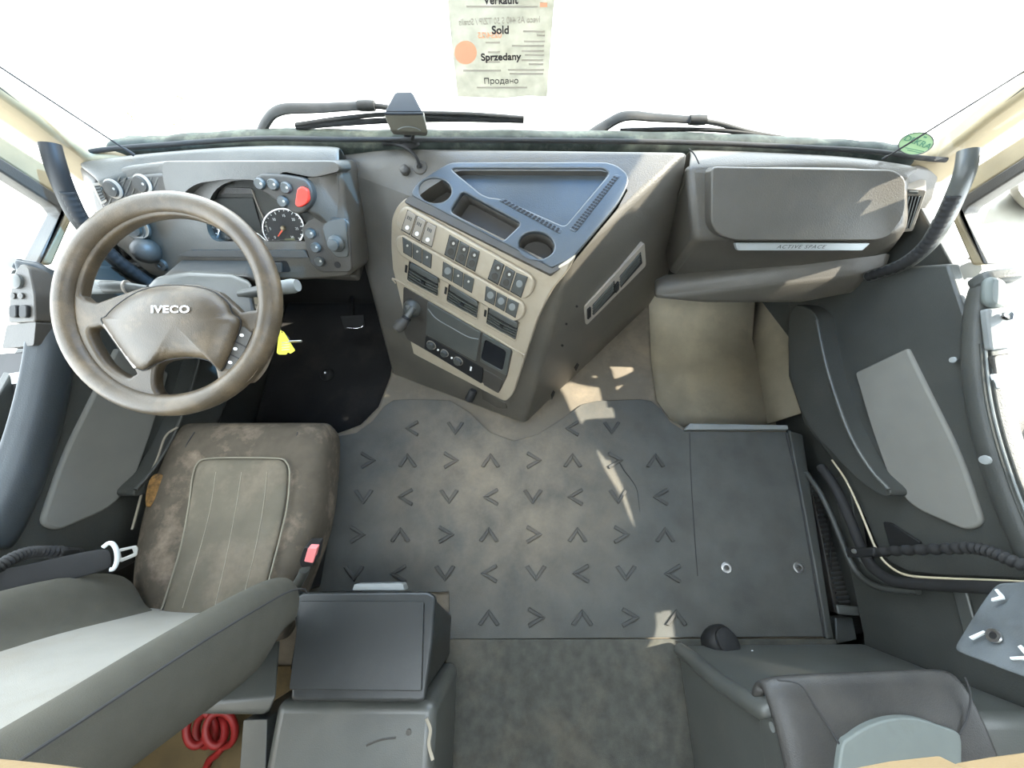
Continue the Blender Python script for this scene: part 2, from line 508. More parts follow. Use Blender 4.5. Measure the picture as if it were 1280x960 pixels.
# rear carpet
o = prism('floor_carpet', [V((-.2, pz(600, 799, 0).y, -.002)), V((1.0, pz(600, 799, 0).y, -.002)), V((1.0, -1.1, -.002)), V((-.2, -1.1, -.002))], (0, 0, -.009), CARP, bev=.003); S(o)
tag(o, 'dark grey rear floor carpet behind the chevron mat', 'floor covering')
# floor edge strip on the step side
o = prism('trim_1', [pz(986, 537, .002), pz(1004, 543, 0), pz(1043, 800, 0), pz(1034, 800, .002), pz(1020, 718, .002)], (0, 0, -.20), DOORP, bev=.006); S(o)
tag(o, 'grey edge strip along the floor by the passenger step', 'trim')
# sill rail at the passenger footwell
o = prism('trim_2', [pz(862, 529, .006), pz(985, 531, .006), pz(986, 537, .006), pz(856, 537, .006)], (0, 0, -.03), GREYL, bev=.004); S(o)
tag(o, 'pale sill strip at the rear of the passenger footwell', 'trim')
# footwells
o = prism('floor_driver', [(-1.12, .2, -.21), (-.35, .2, -.21), (-.35, 1.2, -.21), (-1.12, 1.2, -.21)], (0, 0, -.03), CARPD); S(o); tag(o, 'black driver footwell floor under the steering wheel', 'floor')
yk = pz(880, 425, -.16).y
bmv = [(.42, .30, -.16), (1.1, .30, -.16), (1.1, yk, -.16), (.42, yk, -.16), (1.1, yk + .26, -.01), (.42, yk + .26, -.01)]
o = mk('floor_passenger', bmv, [[0, 1, 2, 3], [3, 2, 4, 5]], FOOTW, thick=.02); S(o); tag(o, 'dusty passenger footwell floor below the glove box', 'floor')
# kick panel at the passenger footwell right
o = mk('trim_3', [pz(935, 378, -.14), pz(955, 531, -.155), pz(955, 531, -.155) + V((.07, 0, .24)), pz(935, 378, -.14) + V((.10, 0, .28))], [[0, 1, 2, 3]], FOOTW, thick=.01); S(o)
tag(o, 'dusty kick panel on the right of the passenger footwell', 'trim')
# firewall, shell
o = box('wall_front', (-1.15, 1.12, -.5), (1.15, 1.16, .50), SHELL); S(o); tag(o, 'dark firewall under the dashboard', 'wall')
o = box('floor_underside', (-1.3, -1.25, -.52), (1.3, 1.2, -.48), SHELL); S(o); tag(o, 'dark underside of the cab floor', 'floor')
for s in (-1, 1):
    nm = 'right' if s > 0 else 'left'
    a, b = sorted((s * 1.145, s * 1.165))
    o = box('wall_' + nm, (a, -1.2, -.5), (b, 1.12, .60), DOORP); S(o); tag(o, 'dark lower side wall on the %s side of the cab' % ('passenger' if s > 0 else 'driver'), 'wall')
    o = prism('wall_%s_rear' % nm, [(b, -1.2, .60), (b, -.25, .60), (b, -.47, .85), (b, -.47, 1.95), (b, -1.2, 1.95)], (a - b, 0, 0), ROOF); S(o); tag(o, 'pale upper side wall behind the %s door' % ('passenger' if s > 0 else 'driver'), 'wall')
    o = box('wall_%s_header' % nm, (a, -.47, 1.42), (b, .8, 1.95), ROOF); S(o); tag(o, 'pale header over the %s door window' % ('passenger' if s > 0 else 'driver'), 'wall')
o = box('wall_back', (-1.165, -1.2, -.5), (1.165, -1.17, 1.95), ROOF); S(o); tag(o, 'pale rear wall of the sleeper cab', 'wall')
# roof with an open hatch
vsc = []; fsc = []
for lo, hi in [((-1.165, -1.2, 1.93), (1.165, -.80, 1.96)), ((-1.165, .0, 1.93), (1.165, .62, 1.96)), ((-1.165, -.80, 1.93), (-.62, .0, 1.96)), ((.62, -.80, 1.93), (1.165, .0, 1.96)), ((-1.165, .60, 1.70), (1.165, .64, 1.96)), ((-1.165, .60, 1.68), (1.165, .79, 1.70))]:
    i = len(vsc)
    (a, b, c), (d, e, f) = lo, hi
    vsc += [(a, b, c), (d, b, c), (d, e, c), (a, e, c), (a, b, f), (d, b, f), (d, e, f), (a, e, f)]
    fsc += [[i + q for q in r] for r in ([0, 3, 2, 1], [4, 5, 6, 7], [0, 1, 5, 4], [1, 2, 6, 5], [2, 3, 7, 6], [3, 0, 4, 7])]
o = mk('ceiling', vsc, fsc, ROOF, flat=True); S(o); tag(o, 'pale cab roof with an open hatch', 'ceiling')

# windscreen
base = [(96, 200), (128, 193), (200, 187), (320, 179), (430, 180), (640, 181), (860, 184), (1000, 190), (1090, 195), (1150, 203), (1185, 206)]
bp = [pz(x, y, .715) for x, y in base]
o = grid('window_1', [bp, [p + V((0, -.10, .45)) for p in bp], [V((p.x, p.y - .20, p.z + .95)) for p in bp]], GLASS, sub=2); S(o)
tag(o, 'large clear windscreen over the dashboard', 'window')
WSP = Plane(pz(560, 181, .715), pz(720, 181, .715), pz(640, 181, .715) + V((0, -.148, .7)))

# unseen sun visor, added to block sunlight and tint the dash blue
o = prism('added_sun_visor', [V((-1.25, .70, 1.70)), V((1.25, .70, 1.70)), V((1.25, 1.14, 1.62)), V((-1.25, 1.14, 1.62))], (0, 0, .012), ADDED_VISOR)
for s in (-1, 1):
    prism('added_visor_end', [V((s * .66, .70, 1.69)), V((s * 1.27, .70, 1.69)), V((s * 1.27, 1.15, 1.608)), V((s * .66, 1.15, 1.608))], (0, 0, -.02), SHELL, o, bev=.004)  # opaque ends added to keep stray sun off the driver floor
tag(o, 'added blue tinted sun visor, unseen above the outside of the windscreen', 'sun visor')
# ---- doors, pillars
ARM = {}
for s in (-1, 1):
    side = 'passenger' if s > 0 else 'driver'
    far = 'right' if s > 0 else 'left'
    M_ = (lambda q: q) if s > 0 else mir
    X = 1.07 * s
    DP = Plane(V((X, 0, 0)), V((X, 1, 0)), V((X, 0, 1)))
    d = thing('door_%d' % (2 if s > 0 else 1), (X, .4, -.2), ('dark passenger door with a pale grey fabric insert and a curved pocket' if s > 0 else 'dark driver door with a grey fabric insert and a switch panel on its armrest'), 'door', kind='structure')
    ol = [(985, 345), (1185, 330), (1215, 420), (1240, 520), (1290, 640), (1330, 727), (1250, 724), (1180, 721), (1135, 716), (1112, 704), (1098, 688), (1085, 658), (1070, 623), (1040, 575), (1005, 530), (985, 470)]
    ext('door_panel', M_(ol), DP, -.03, 0, DOORP, d, bev=.006)
    ins = rp([(1068, 466), (1133, 435), (1165, 500), (1200, 570), (1228, 655), (1208, 664), (1140, 635), (1112, 602), (1088, 535)], [4, 4, 40, 40, 14, 14, 40, 30, 30])
    o = ext('fabric_insert', M_(ins), DP, -.005, .010, DOORI, d, bev=.006, seg=3); o['label'] = 'pale grey fabric insert'
    pk = sm([(990, 385), (1018, 392), (1026, 425), (1036, 470), (1060, 540), (1086, 585), (1112, 612), (1106, 620), (1080, 606), (1040, 566), (1004, 520), (986, 450)], 4)
    ext('door_pocket', M_(pk), DP, -.01, .055, DOORP, d, bev=.02, seg=4)
    tube('pocket_lip', [DP.at(x, y, .058) for x, y in M_([(1021, 400), (1028, 435), (1038, 475), (1061, 540), (1087, 585), (1111, 612)])], .0050, GREY if s > 0 else DOORP, d)
    # armrest
    if s > 0:
        inn = [(1236, 337), (1227, 375), (1222, 430), (1229, 500), (1248, 575), (1280, 660), (1330, 760)]
    else:
        inn = [(42, 326), (54, 355), (60, 405), (54, 455), (40, 520), (16, 595), (-30, 690)]
    xi = (1.04 if s > 0 else 1.07) * s
    ti = [pxx(x, y, xi) for x, y in inn]
    to = [V((1.10 * s, p.y, p.z + .012)) for p in ti]
    rows = [[V((1.10 * s, p.y, p.z - .08)) for p in ti], [p + V((.02 * s, 0, -.055)) for p in ti], [p + V((-.004 * s, 0, -.04)) for p in ti], [p + V((-.004 * s, 0, -.012)) for p in ti], [p + V((.0, 0, -.002)) for p in ti], [p + V((.02 * s, 0, .004)) for p in ti], to]
    AR = Plane(ti[0], ti[3], to[1])
    ARM = {**ARM, s: AR}
    grid('armrest', rows, ARMB if s < 0 else DOORP, d, sub=2, thick=.02)
    prism('armrest_cap', [r[0] + V((0, .004, -.002)) for r in rows], (0, -.03, 0), ARMB if s < 0 else DOORP, d, bev=.008, seg=3)
    for k in range(3):
        tube('armrest_groove', [p + V((.004 * s + .008 * s * k, 0, .0015 + .003 * k)) for p in ti[2:]], .0022, GREYL if k == 1 and s > 0 else ARMB if s < 0 else DOORP, d, res=6)
    # window frame: front rail and the sill corner post
    FP = Plane(V((1.11 * s, 0, 0)), V((1.11 * s, 1, 0)), V((1.11 * s, 0, 1)))
    fr = [(1208, 215), (1290, 162), (1420, 85), (1420, 125), (1290, 192), (1205, 246), (1196, 262), (1202, 275), (1230, 330), (1214, 332), (1188, 272), (1190, 240)]
    o = ext('window_frame', M_(fr), FP, -.03, 0, CREAM, d, bev=.006)
    gk = [(1206, 244), (1290, 190), (1420, 122), (1420, 142), (1290, 207), (1210, 258), (1203, 268), (1234, 330), (1228, 331), (1198, 270), (1198, 257)]
    ext('window_gasket', M_(gk), FP, -.03, .008, DASHD, d, bev=.004)
    o = mk('window_%d' % (3 if s > 0 else 2), [V((1.125 * s, y, z)) for y, z in ((.86, .66), (.80, 1.42), (-.47, 1.42), (-.25, .60))], [[0, 1, 2, 3]], GLASS); S(o)
    tag(o, 'clear side window in the %s door' % side, 'window')
    # A pillar
    PA = Plane(pt(640 + 515 * s, 200, 1.0), pt(640 + 640 * s, 120, .83), pt(640 + 575 * s, 205, .985))
    pp = [(1095, 212), (1130, 200), (1168, 199), (1200, 175), (1236, 146), (1290, 108), (1420, 16), (1420, 66), (1290, 148), (1235, 184), (1216, 204), (1180, 230), (1140, 240)]
    o = ext('trim_%d' % (5 if s > 0 else 4), M_(pp), PA, -.06, 0, CREAM, bev=.015, seg=4); S(o)
    tag(o, 'cream windscreen pillar trim on the %s side' % side, 'pillar trim')
    o = tube('trim_%d' % (7 if s > 0 else 6), [PA.at(x, y, -.012) for x, y in M_([(1152, 203), (1168, 198), (1200, 173), (1236, 144), (1290, 105), (1420, 12)])], .0055, BLACKR); S(o)
    tag(o, 'black rubber seal along the %s windscreen pillar' % side, 'seal')
    # guide wire on the screen side of the pillar
    o = tube('guide_wire', [pt(*((1104, 199) if s > 0 else (168, 194)), .985), pt(*((1130, 183) if s > 0 else (128, 168)), .94), pt(*((1290, 83) if s > 0 else (-10, 77)), .80), pt(*((1400, 14) if s > 0 else (-120, 2)), .72)], .0022, BLACKR, rfun=lambda t: 2.0 if t < .12 else 1, res=8)
    tag(o, 'thin dark wire rising beside the %s windscreen pillar' % side, 'wire')
    # outer mirror-arm base at the screen corner
    hs = [(1088, 205), (1090, 187), (1100, 184), (1118, 188), (1140, 197), (1158, 203), (1150, 210)] if s > 0 else mir([(1085, 197), (1090, 180), (1112, 176), (1128, 179), (1160, 195), (1175, 205)])
    hp = Plane(pt(640 + 450 * s, 190, 1.06), pt(640 + 500 * s, 190, 1.02), pt(640 + 470 * s, 175, 1.03))
    o = ext('corner_fairing', sm(hs, 3), hp, -.06, 0, COWL, bev=.012)
    tag(o, 'dark outer fairing at the %s corner of the windscreen' % side, 'fairing')

# seal line of the passenger door opening and rear door surround
ysl = [(1040, 575), (1056, 598), (1070, 626), (1084, 660), (1097, 690), (1111, 707), (1134, 719), (1180, 723), (1250, 726), (1330, 730)]
o = tube('trim_8', [pxx(x, y, 1.05) for x, y in ysl], .0030, SEALC, res=8); S(o); tag(o, 'thin cream seal line round the passenger door opening', 'seal')
o = tube('trim_9', [pxx(x - 14, y + 8, 1.05) for x, y in ysl], .014, BLACKR); S(o); tag(o, 'thick black rubber seal round the passenger door opening', 'seal')
o = tube('trim_10', [pxx(x - 32, y + 16, 1.06) for x, y in ysl[:-2]], .009, DOORP); S(o); tag(o, 'grey bead along the passenger door sill', 'seal')
# lower rear panel behind the passenger door
RP = Plane(V((1.09, 0, 0)), V((1.09, 1, 0)), V((1.09, 0, 1)))
o = ext('trim_11', [(1060, 590), (1075, 700), (1110, 735), (1330, 742), (1400, 1100), (1095, 900), (1078, 790), (1040, 600)], RP, -.03, 0, DOORP, bev=.004); S(o)
tag(o, 'dark panel on the side wall below the passenger grab rail', 'panel')
o = ext('trim_12', [(1188, 731), (1205, 731), (1224, 800), (1208, 806)], RP, 0, .008, GREY, bev=.003); S(o); tag(o, 'grey vertical rib on the side wall beside the curtain', 'trim')
# step well with ribbed tread
st = thing('entry_step', pz(1050, 700, -.10), 'black ribbed entry step beside the passenger floor edge', 'step')
tp = zpl(-.09)
ext('tread', [(1010, 590), (1030, 592), (1046, 640), (1068, 720), (1078, 758), (1044, 766), (1030, 690)], tp, -.06, 0, DASHD, st, bev=.004)
rb = []
for k in range(26):
    f = k / 25
    y = 600 + 152 * f; xa = 1014 + 34 * f; xb = 1033 + 42 * f
    rb.append([(xa, y), (xb, y - 2), (xb, y + .5), (xa, y + 2.5)])
exts('tread_ribs', rb, tp, 0, .006, GREY, st)
ext('step_bracket', [(1046, 756), (1090, 760), (1098, 766), (1090, 772), (1048, 768)], zpl(-.02), -.012, 0, GREY, st, bev=.004)
ext('bracket_web', [(1062, 772), (1076, 772), (1084, 792), (1070, 794)], zpl(-.06), -.05, 0, BLACK, st, bev=.004)
ext('step_base', [(1044, 772), (1066, 772), (1072, 800), (1046, 806)], zpl(-.05), -.05, 0, GREY, st, bev=.004)
tube('step_rod', [pz(1033, 605, -.06), pz(1037, 660, -.06), pz(1039, 712, -.06)], .0025, BLACK, st)

# unseen cloth curtain added on the passenger door window to shape the sun patches
wc = []
for q in range(25):
    y = .93 - 1.45 * q / 24
    zb = .60 + .30 * max(0, min(1, (y - .10) / .80)) + 1.15 * max(0, -.16 - y)
    wc.append([V((1.105 + .008 * math.sin(q * 1.9), y, zb + (1.44 - zb) * k / 4)) for k in range(5)])
o = grid('window_curtain', wc, CLOTH, sub=1, thick=.004); tag(o, 'added grey cloth curtain, unseen, shading the upper passenger door window', 'curtain')

# ================================================================ dashboard
dash = thing('dashboard', (0, .9, .4), 'wide blue-grey moulded dashboard under the windscreen', 'dashboard')
ZT = .715
# long top shelf against the glass, left and right of the centre
def strip(name, back, front, z0, z1, m):
    n = 11
    def res(P, k):
        q = cr([(x, y, 0) for x, y in P], 6); return q[int(round(k / (n - 1) * (len(q) - 1)))]
    r0, r1 = [], []
    for k in range(n):
        a, b = res(back, k), res(front, k)
        r0.append(pz(a.x, a.y, z0)); r1.append(pz(b.x, b.y, z1))
    rows = [[p + V((0, .02, -.10)) for p in r0], [p + V((0, .012, -.005)) for p in r0], [p + V((0, -.012, 0)) for p in r0], [a * .5 + b * .5 + V((0, 0, .002)) for a, b in zip(r0, r1)], [p + V((0, .008, 0)) for p in r1], [p + V((0, -.006, -.012)) for p in r1], [p + V((0, .01, -.12)) for p in r1]]
    return grid(name, rows, m, dash, sub=2, thick=.012)
strip('top_shelf', [(96, 200), (200, 188), (320, 180), (425, 181)], [(118, 228), (205, 206), (310, 204), (424, 207)], ZT, .70, DASH)
strip('top_shelf', [(862, 185), (950, 188), (1060, 194), (1150, 206)], [(862, 212), (950, 210), (1050, 209), (1140, 222)], ZT, .71, DASH)
# centre hump
TP = Plane(pz(515, 243, .645), pz(700, 335, .60), pz(640, 186, .715))
FP_ = Plane(TP.at(508, 249, -.008), TP.at(700, 338, -.008), pz(632, 503, .075))
tray_cut = [(518, 231), (530, 222), (562, 202), (570, 200), (754, 200), (768, 203), (786, 214), (789, 226), (776, 250), (718, 319), (700, 334), (690, 336), (512, 247), (513, 238)]
hp_ = [TP.at(424, 182), TP.at(862, 187), TP.at(503, 241), TP.at(714, 316), TP.at(424, 212),
       FP_.at(496, 434, -.022), FP_.at(634, 506, -.022), pz(655, 531, -.01), pz(812, 381, -.01), pz(838, 340, .24),
       pz(492, 470, -.02), pz(470, 350, -.05), FP_.at(497, 262, -.022), FP_.at(716, 324, -.022)]
cut = ext('cutter', tray_cut, TP, -.10, .05, DASH)
hull('centre_body', hp_, DASH, dash, bev=.022, seg=5, cut=[cut])
tube('panel_joint', [TP.at(x, y, .0015) for x, y in [(413, 205), (416, 196), (424, 190), (428, 182)]], .0016, BLACK, dash, res=6)
tube('panel_joint', [TP.at(x, y, .0015) for x, y in [(861, 186), (868, 193), (874, 205)]], .0016, BLACK, dash, res=6)
# lower apron under the instruments and under the glove box
prism('lower_apron', [pz(150, 330, .50), pz(446, 345, .44), pz(446, 345, .44) + V((0, .30, -.05)), pz(150, 330, .50) + V((0, .25, -.05))], (0, 0, -.03), DASHD, dash, bev=.01)
hull('end_moulding', [pz(96, 203, .70), pz(118, 230, .69), pz(140, 205, .70), pz(140, 300, .50), pz(165, 345, .46), pz(112, 262, .56), pz(140, 300, .5) + V((0, .2, 0)), pz(96, 203, .70) + V((0, .04, -.2))], DASHD, dash, bev=.012)
hull('end_moulding', [pz(1120, 210, .70), pz(1150, 204, .70), pz(1178, 210, .68), pz(1168, 250, .62), pz(1120, 318, .47), pz(1120, 230, .62), pz(1178, 210, .68) + V((0, .05, -.25)), pz(1110, 320, .45) + V((0, .15, 0))], DASH, dash, bev=.012)
# side vent of the centre body
RFp = Plane(TP.at(716, 320), TP.at(862, 187), pz(655, 531, -.01))
sv = ext('side_vent', rp([(731, 384), (806, 303), (808, 332), (733, 407)], 3), RFp, -.012, .006, SILVD, dash, bev=.002)
ext('vent_cavity', [(741, 381), (768, 351), (770, 365), (742, 394)], RFp, .004, .0068, BLACK, sv)
ext('vent_cavity', [(775, 345), (801, 315), (803, 329), (776, 360)], RFp, .004, .0068, BLACK, sv)
for cav in (((741, 381), (768, 351)), ((775, 345), (801, 315))):
    ss = []
    for k in range(4):
        o_ = 2.2 + 3.2 * k
        (xa, ya), (xb, yb) = cav
        ss.append([(xa + .6, ya + o_), (xb - .4, yb + o_), (xb - .4, yb + o_ + 1.1), (xa + .6, ya + o_ + 1.1)])
    exts('vent_slat', ss, RFp, .006, .011, GREY, sv)
ext('vent_lever', rp([(735, 388), (739, 384), (739, 396), (735, 400)], 1), RFp, .006, .012, BLACK, sv, bev=.001)
ext('vent_lever', rp([(770, 357), (774, 352), (774, 362), (770, 367)], 1), RFp, .006, .012, BLACK, sv, bev=.001)
for c in ((708, 405), (721, 383), (703, 432)):
    ext('screw_hole', el(*c, 1.6, 1.6, n=10), RFp, .0, .0012, BLACK, dash)
ext('clip_slot', [(718, 460), (722, 454), (724, 456), (720, 464)], RFp, 0, .002, BLACK, dash)
ext('clip_slot', [(689, 494), (692, 488), (694, 490), (690, 500)], RFp, 0, .002, BLACK, dash)
# small sensor bump on the top
lathe('sensor_button', [(.013, 0), (.012, .012), (.009, .015), (0.001, .016)], TP.frame(507, 214, 0), DASHD, dash)

# ---- storage tray on the hump
tray = thing('dashboard_tray', TP.at(640, 270), 'dashboard tray with painted-in sky blue, two round cup holders and air grilles', 'tray')
cupL, cupR = el(543.5, 238, 20.5, 15.5, 5, 28), el(670.5, 306.5, 22.5, 17, 8, 28)
well = rp([(578, 239), (652, 279), (629, 301), (562, 264)], [5, 6, 5, 6])
big = rp([(563, 210.5), (754, 210.5), (762, 216), (706, 283), (627, 248), (606, 246)], [6, 5, 8, 6, 8, 14])
gr1 = [(625, 250.5), (632, 249.5), (700, 286.5), (696, 292.5)]
gr2 = [(768, 219), (774, 222), (725, 288), (714, 284)]
top_o = rp([(512, 243), (521, 228), (562, 202), (766, 202), (790, 220), (776, 251), (716, 322), (690, 335)], [7, 9, 10, 14, 16, 20, 6, 4])
plate('tray_top', top_o, [cupL, cupR, well, big], TP, -.016, .004, TRAY_SKY, tray, bev=.004, ref=(540, 300))
def well_walls(name, poly, depth, m, inset=.86):
    c = sum([V((*p, 0)) for p in poly], V()) / len(poly)
    up = [TP.at(x, y, .001) for x, y in poly]; cc = sum(up, V()) / len(up)
    dn = [cc + (p - cc) * inset - TP.n * depth for p in up]
    up2 = [cc + (p - cc) * 1.02 for p in up]
    n = len(up)
    vs = up2 + dn + [p + TP.n * .0 for p in []]
    fs = [[i, (i + 1) % n, n + (i + 1) % n, n + i] for i in range(n)] + [list(range(2 * n - 1, n - 1, -1))]
    return mk(name, vs, fs, m, tray, thick=.003, toff=1, fixn=False)
well_walls('cup_holder', cupL, .065, DASHD); well_walls('cup_holder', cupR, .065, DASHD)
well_walls('coin_well', well, .055, DASHD); well_walls('paper_well', big, .026, TRAY_SKY, .97)
for gpoly, n, nm in ((gr1, 15, 'air_grille'), (gr2, 21, 'air_grille')):
    (ax, ay), (bx, by), (cx_, cy_), (dx_, dy_) = gpoly if nm else None
    if gpoly is gr1: A, B, C_, D_ = (625, 251.5), (698, 291), (701, 286), (631, 249)
    else: A, B, C_, D_ = (768, 219), (713.5, 285), (721, 288.5), (773.5, 221.5)
    # A-B long side, D-C opposite
    pg = ext(nm, rp([(A[0] + (A[0] - B[0]) * .03, A[1] + (A[1] - B[1]) * .03), (B[0] + (B[0] - A[0]) * .03, B[1] + (B[1] - A[1]) * .03), (C_[0] + (C_[0] - D_[0]) * .03, C_[1] + (C_[1] - D_[1]) * .03), (D_[0] + (D_[0] - C_[0]) * .03, D_[1] + (D_[1] - C_[1]) * .03)], 2), TP, -.002, .0055, TRAY_SKY, tray, bev=.001)
    L = lambda p, q, t: (p[0] + (q[0] - p[0]) * t, p[1] + (q[1] - p[1]) * t)
    slots = []
    for k in range(n):
        t0, t1 = (k + .18) / n, (k + .78) / n
        for (u0, u1) in ((.02, .46), (.54, .98)):
            q = [L(L(A, B, t0), L(D_, C_, t0), u0), L(L(A, B, t1), L(D_, C_, t1), u0), L(L(A, B, t1), L(D_, C_, t1), u1), L(L(A, B, t0), L(D_, C_, t0), u1)]
            slots.append(q)
    exts('grille_slots', slots, TP, .005, .0062, BLACK, pg)
# dark ledge between tray and facia
ext('front_ledge', rp([(509, 247), (514, 244), (690, 335), (712, 323), (715, 328), (688, 343), (505, 252)], 2), TP, -.025, .002, DASHD, tray, bev=.003)

# ---- centre console
con = thing('centre_console', FP_.at(570, 400), 'silver-grey centre console facia angled towards the driver', 'console')
fac = rp([(497, 256), (508, 247), (690, 337), (717, 323), (708, 342), (690, 362), (672, 398), (641, 494), (632, 503), (496, 432), (488, 310), (489, 272)], [7, 5, 8, 5, 8, 20, 10, 8, 8, 3, 10, 10])
plate('facia', fac, [], FP_, -.03, .006, SILVER, con, bev=.005, ref=(500, 270))
for cp in ([(500, 262), (508, 257), (662, 343), (669, 352), (665, 368), (654, 376), (500, 291), (494, 276)], [(494, 297), (504, 293), (654, 379), (657, 389), (652, 400), (640, 403), (500, 320), (493, 308)]):
    ext('switch_bank', rp(cp, 7), FP_, .004, .016, SILVER, con, bev=.006, seg=4)
SW = [
 ([(509.4, 262.2), (520.5, 268.8), (512.5, 294), (501.3, 287.5)], 2), ([(521.5, 269.4), (532.7, 276), (524.7, 302), (513.5, 295)], 2), ([(533.7, 277), (545.8, 282.8), (539.7, 309.6), (525.7, 302.5)], 2),
 ([(561.8, 293.2), (574, 300.5), (567.5, 325.5), (555.2, 318.5)], 1), ([(575.2, 301), (587, 307.7), (581, 333), (568.6, 326)], 1), ([(588.2, 308.2), (599.8, 314.7), (594, 340), (582, 333.5)], 1),
 ([(618, 323.8), (630.6, 331), (622.5, 356.5), (609.4, 348.8)], 1), ([(632, 332), (644.3, 339.6), (636.5, 364), (623.8, 356.6)], 1), ([(645.5, 340.6), (660, 346.5), (651.3, 372.5), (637.8, 364.6)], 0),
 ([(503, 296), (514.8, 303.6), (514.8, 322.3), (504, 315.7)], 3), ([(515.8, 304), (527, 310.6), (526.8, 329.4), (516, 322.8)], 3), ([(528.2, 311.2), (539.7, 318), (538.8, 336), (528, 329.7)], 3),
 ([(554, 327), (566.3, 334.2), (564.8, 352.3), (552.5, 345)], 0), ([(567.3, 334.6), (579.3, 341.3), (577.5, 359.3), (565.7, 352.5)], 3), ([(580.3, 341.7), (592.8, 348.5), (589.7, 366.5), (578.5, 360)], 3),
 ([(607.5, 357.4), (620.5, 364.8), (617.5, 382), (605.5, 375.5)], 0), ([(621.5, 365.2), (634, 372), (630.2, 389.4), (618.5, 382.5)], 0), ([(635, 372.6), (648.8, 379), (644.4, 397.5), (631.2, 390)], 0)]
for poly, kind in SW:
    c = (sum(p[0] for p in poly) / 4, sum(p[1] for p in poly) / 4)
    s_ = ext('switch', rp([(c[0] + (x - c[0]) * .93, c[1] + (y - c[1]) * .93) for x, y in poly], 1.2), FP_, .004, .0195, SILVD if kind == 2 else GREY, con, bev=.0022, seg=3)
    ext('switch_gap', poly, FP_, .010, .0165, BLACK, s_)
    upm = ((poly[0][0] + poly[1][0]) / 2, (poly[0][1] + poly[1][1]) / 2); dnm = ((poly[2][0] + poly[3][0]) / 2, (poly[2][1] + poly[3][1]) / 2)
    P_ = lambda t: (upm[0] + (dnm[0] - upm[0]) * t, upm[1] + (dnm[1] - upm[1]) * t)
    if kind == 2:
        ext('switch_lamp', el(*P_(.76), 2.5, 2.7, n=12), FP_, .019, .0206, WHITE, s_, bev=.0004)
        exts('switch_symbol', [[(P_(.28)[0] - 3 + 2 * q, P_(.28)[1] - 3 + q * 1.2), (P_(.28)[0] - 2 + 2 * q, P_(.28)[1] - 2.4 + q * 1.2), (P_(.28)[0] - 3.2 + 2 * q, P_(.28)[1] + 1.5 + q * 1.2), (P_(.28)[0] - 4.2 + 2 * q, P_(.28)[1] + .9 + q * 1.2)] for q in range(3)], FP_, .019, .0203, GREY, s_)
    elif kind == 1:
        ext('switch_button', el(*P_(.30), 4.2, 4.8, n=16), FP_, .019, .0205, DASHD, s_, bev=.0004)
        ext('switch_button', el(*P_(.72), 4.0, 4.5, n=16), FP_, .019, .0205, DASHD, s_, bev=.0004)
        ext('switch_symbol', el(P_(.30)[0] + .8, P_(.30)[1], 1.7, 1.9, n=8), FP_, .020, .0212, PRINT, s_)
    elif kind == 3:
        ext('switch_symbol', el(*P_(.38), 1.3, 1.5, n=8), FP_, .019, .0204, PRINT, s_)
    else:
        ext('switch_button', el(*P_(.45), 4.2, 4.6, n=16), FP_, .019, .0205, GREYL, s_, bev=.0004)
# three vents
for q in ([(506, 322), (550, 348), (548, 374), (503, 350)], [(556, 350), (600, 378), (597, 401), (552, 376)], [(605, 379), (650, 404), (645, 428), (602, 404)]):
    A, B, C_, D_ = q
    L = lambda p, r, t: (p[0] + (r[0] - p[0]) * t, p[1] + (r[1] - p[1]) * t)
    vt = plate('vent', rp(q, 1.5), [rp([L(A, B, .12), L(A, B, .97), L(L(B, C_, .9), L(A, D_, .9), .03), L(L(A, D_, .9), L(B, C_, .9), .12)], 2)], FP_, .004, .0085, SILVER, con, bev=.001, ref=A)
    ext('vent_cavity', [L(A, B, .12), L(A, B, .97), L(C_, D_, .03), L(D_, C_, .12)], FP_, .0055, .0066, BLACK, vt)
    bt = [L(A, B, .16), L(A, B, .95), L(B, C_, .26), L(A, D_, .26)]
    bt = [L(L(A, D_, u), L(B, C_, u), t) for t, u in ((.16, .08), (.94, .08), (.95, .34), (.15, .34))]
    ext('vent_barrel', rp(bt, 2), FP_, .005, .018, GREY, vt, bev=.004)
    sl = []
    for k in range(4):
        u = .42 + .125 * k
        sl.append([L(L(A, D_, u), L(B, C_, u), .15), L(L(A, D_, u + .05), L(B, C_, u + .05), .55), L(L(A, D_, u), L(B, C_, u), .95), L(L(A, D_, u + .055), L(B, C_, u + .055), .95), L(L(A, D_, u + .11), L(B, C_, u + .11), .55), L(L(A, D_, u + .055), L(B, C_, u + .055), .15)])
    exts('vent_slats', sl, FP_, .006, .014, GREY, vt)
    ext('vent_thumb', [L(L(A, D_, .62), L(B, C_, .62), t) for t in (.48, .58)] + [L(L(A, D_, .72), L(B, C_, .72), t) for t in (.58, .48)], FP_, .006, .020, BLACK, vt, bev=.001)
    ext('vent_wheel', [L(L(A, D_, .30), L(B, C_, .30), t) for t in (.03, .09)] + [L(L(A, D_, .62), L(B, C_, .62), t) for t in (.09, .03)], FP_, .006, .011, BLACK, vt, bev=.001)
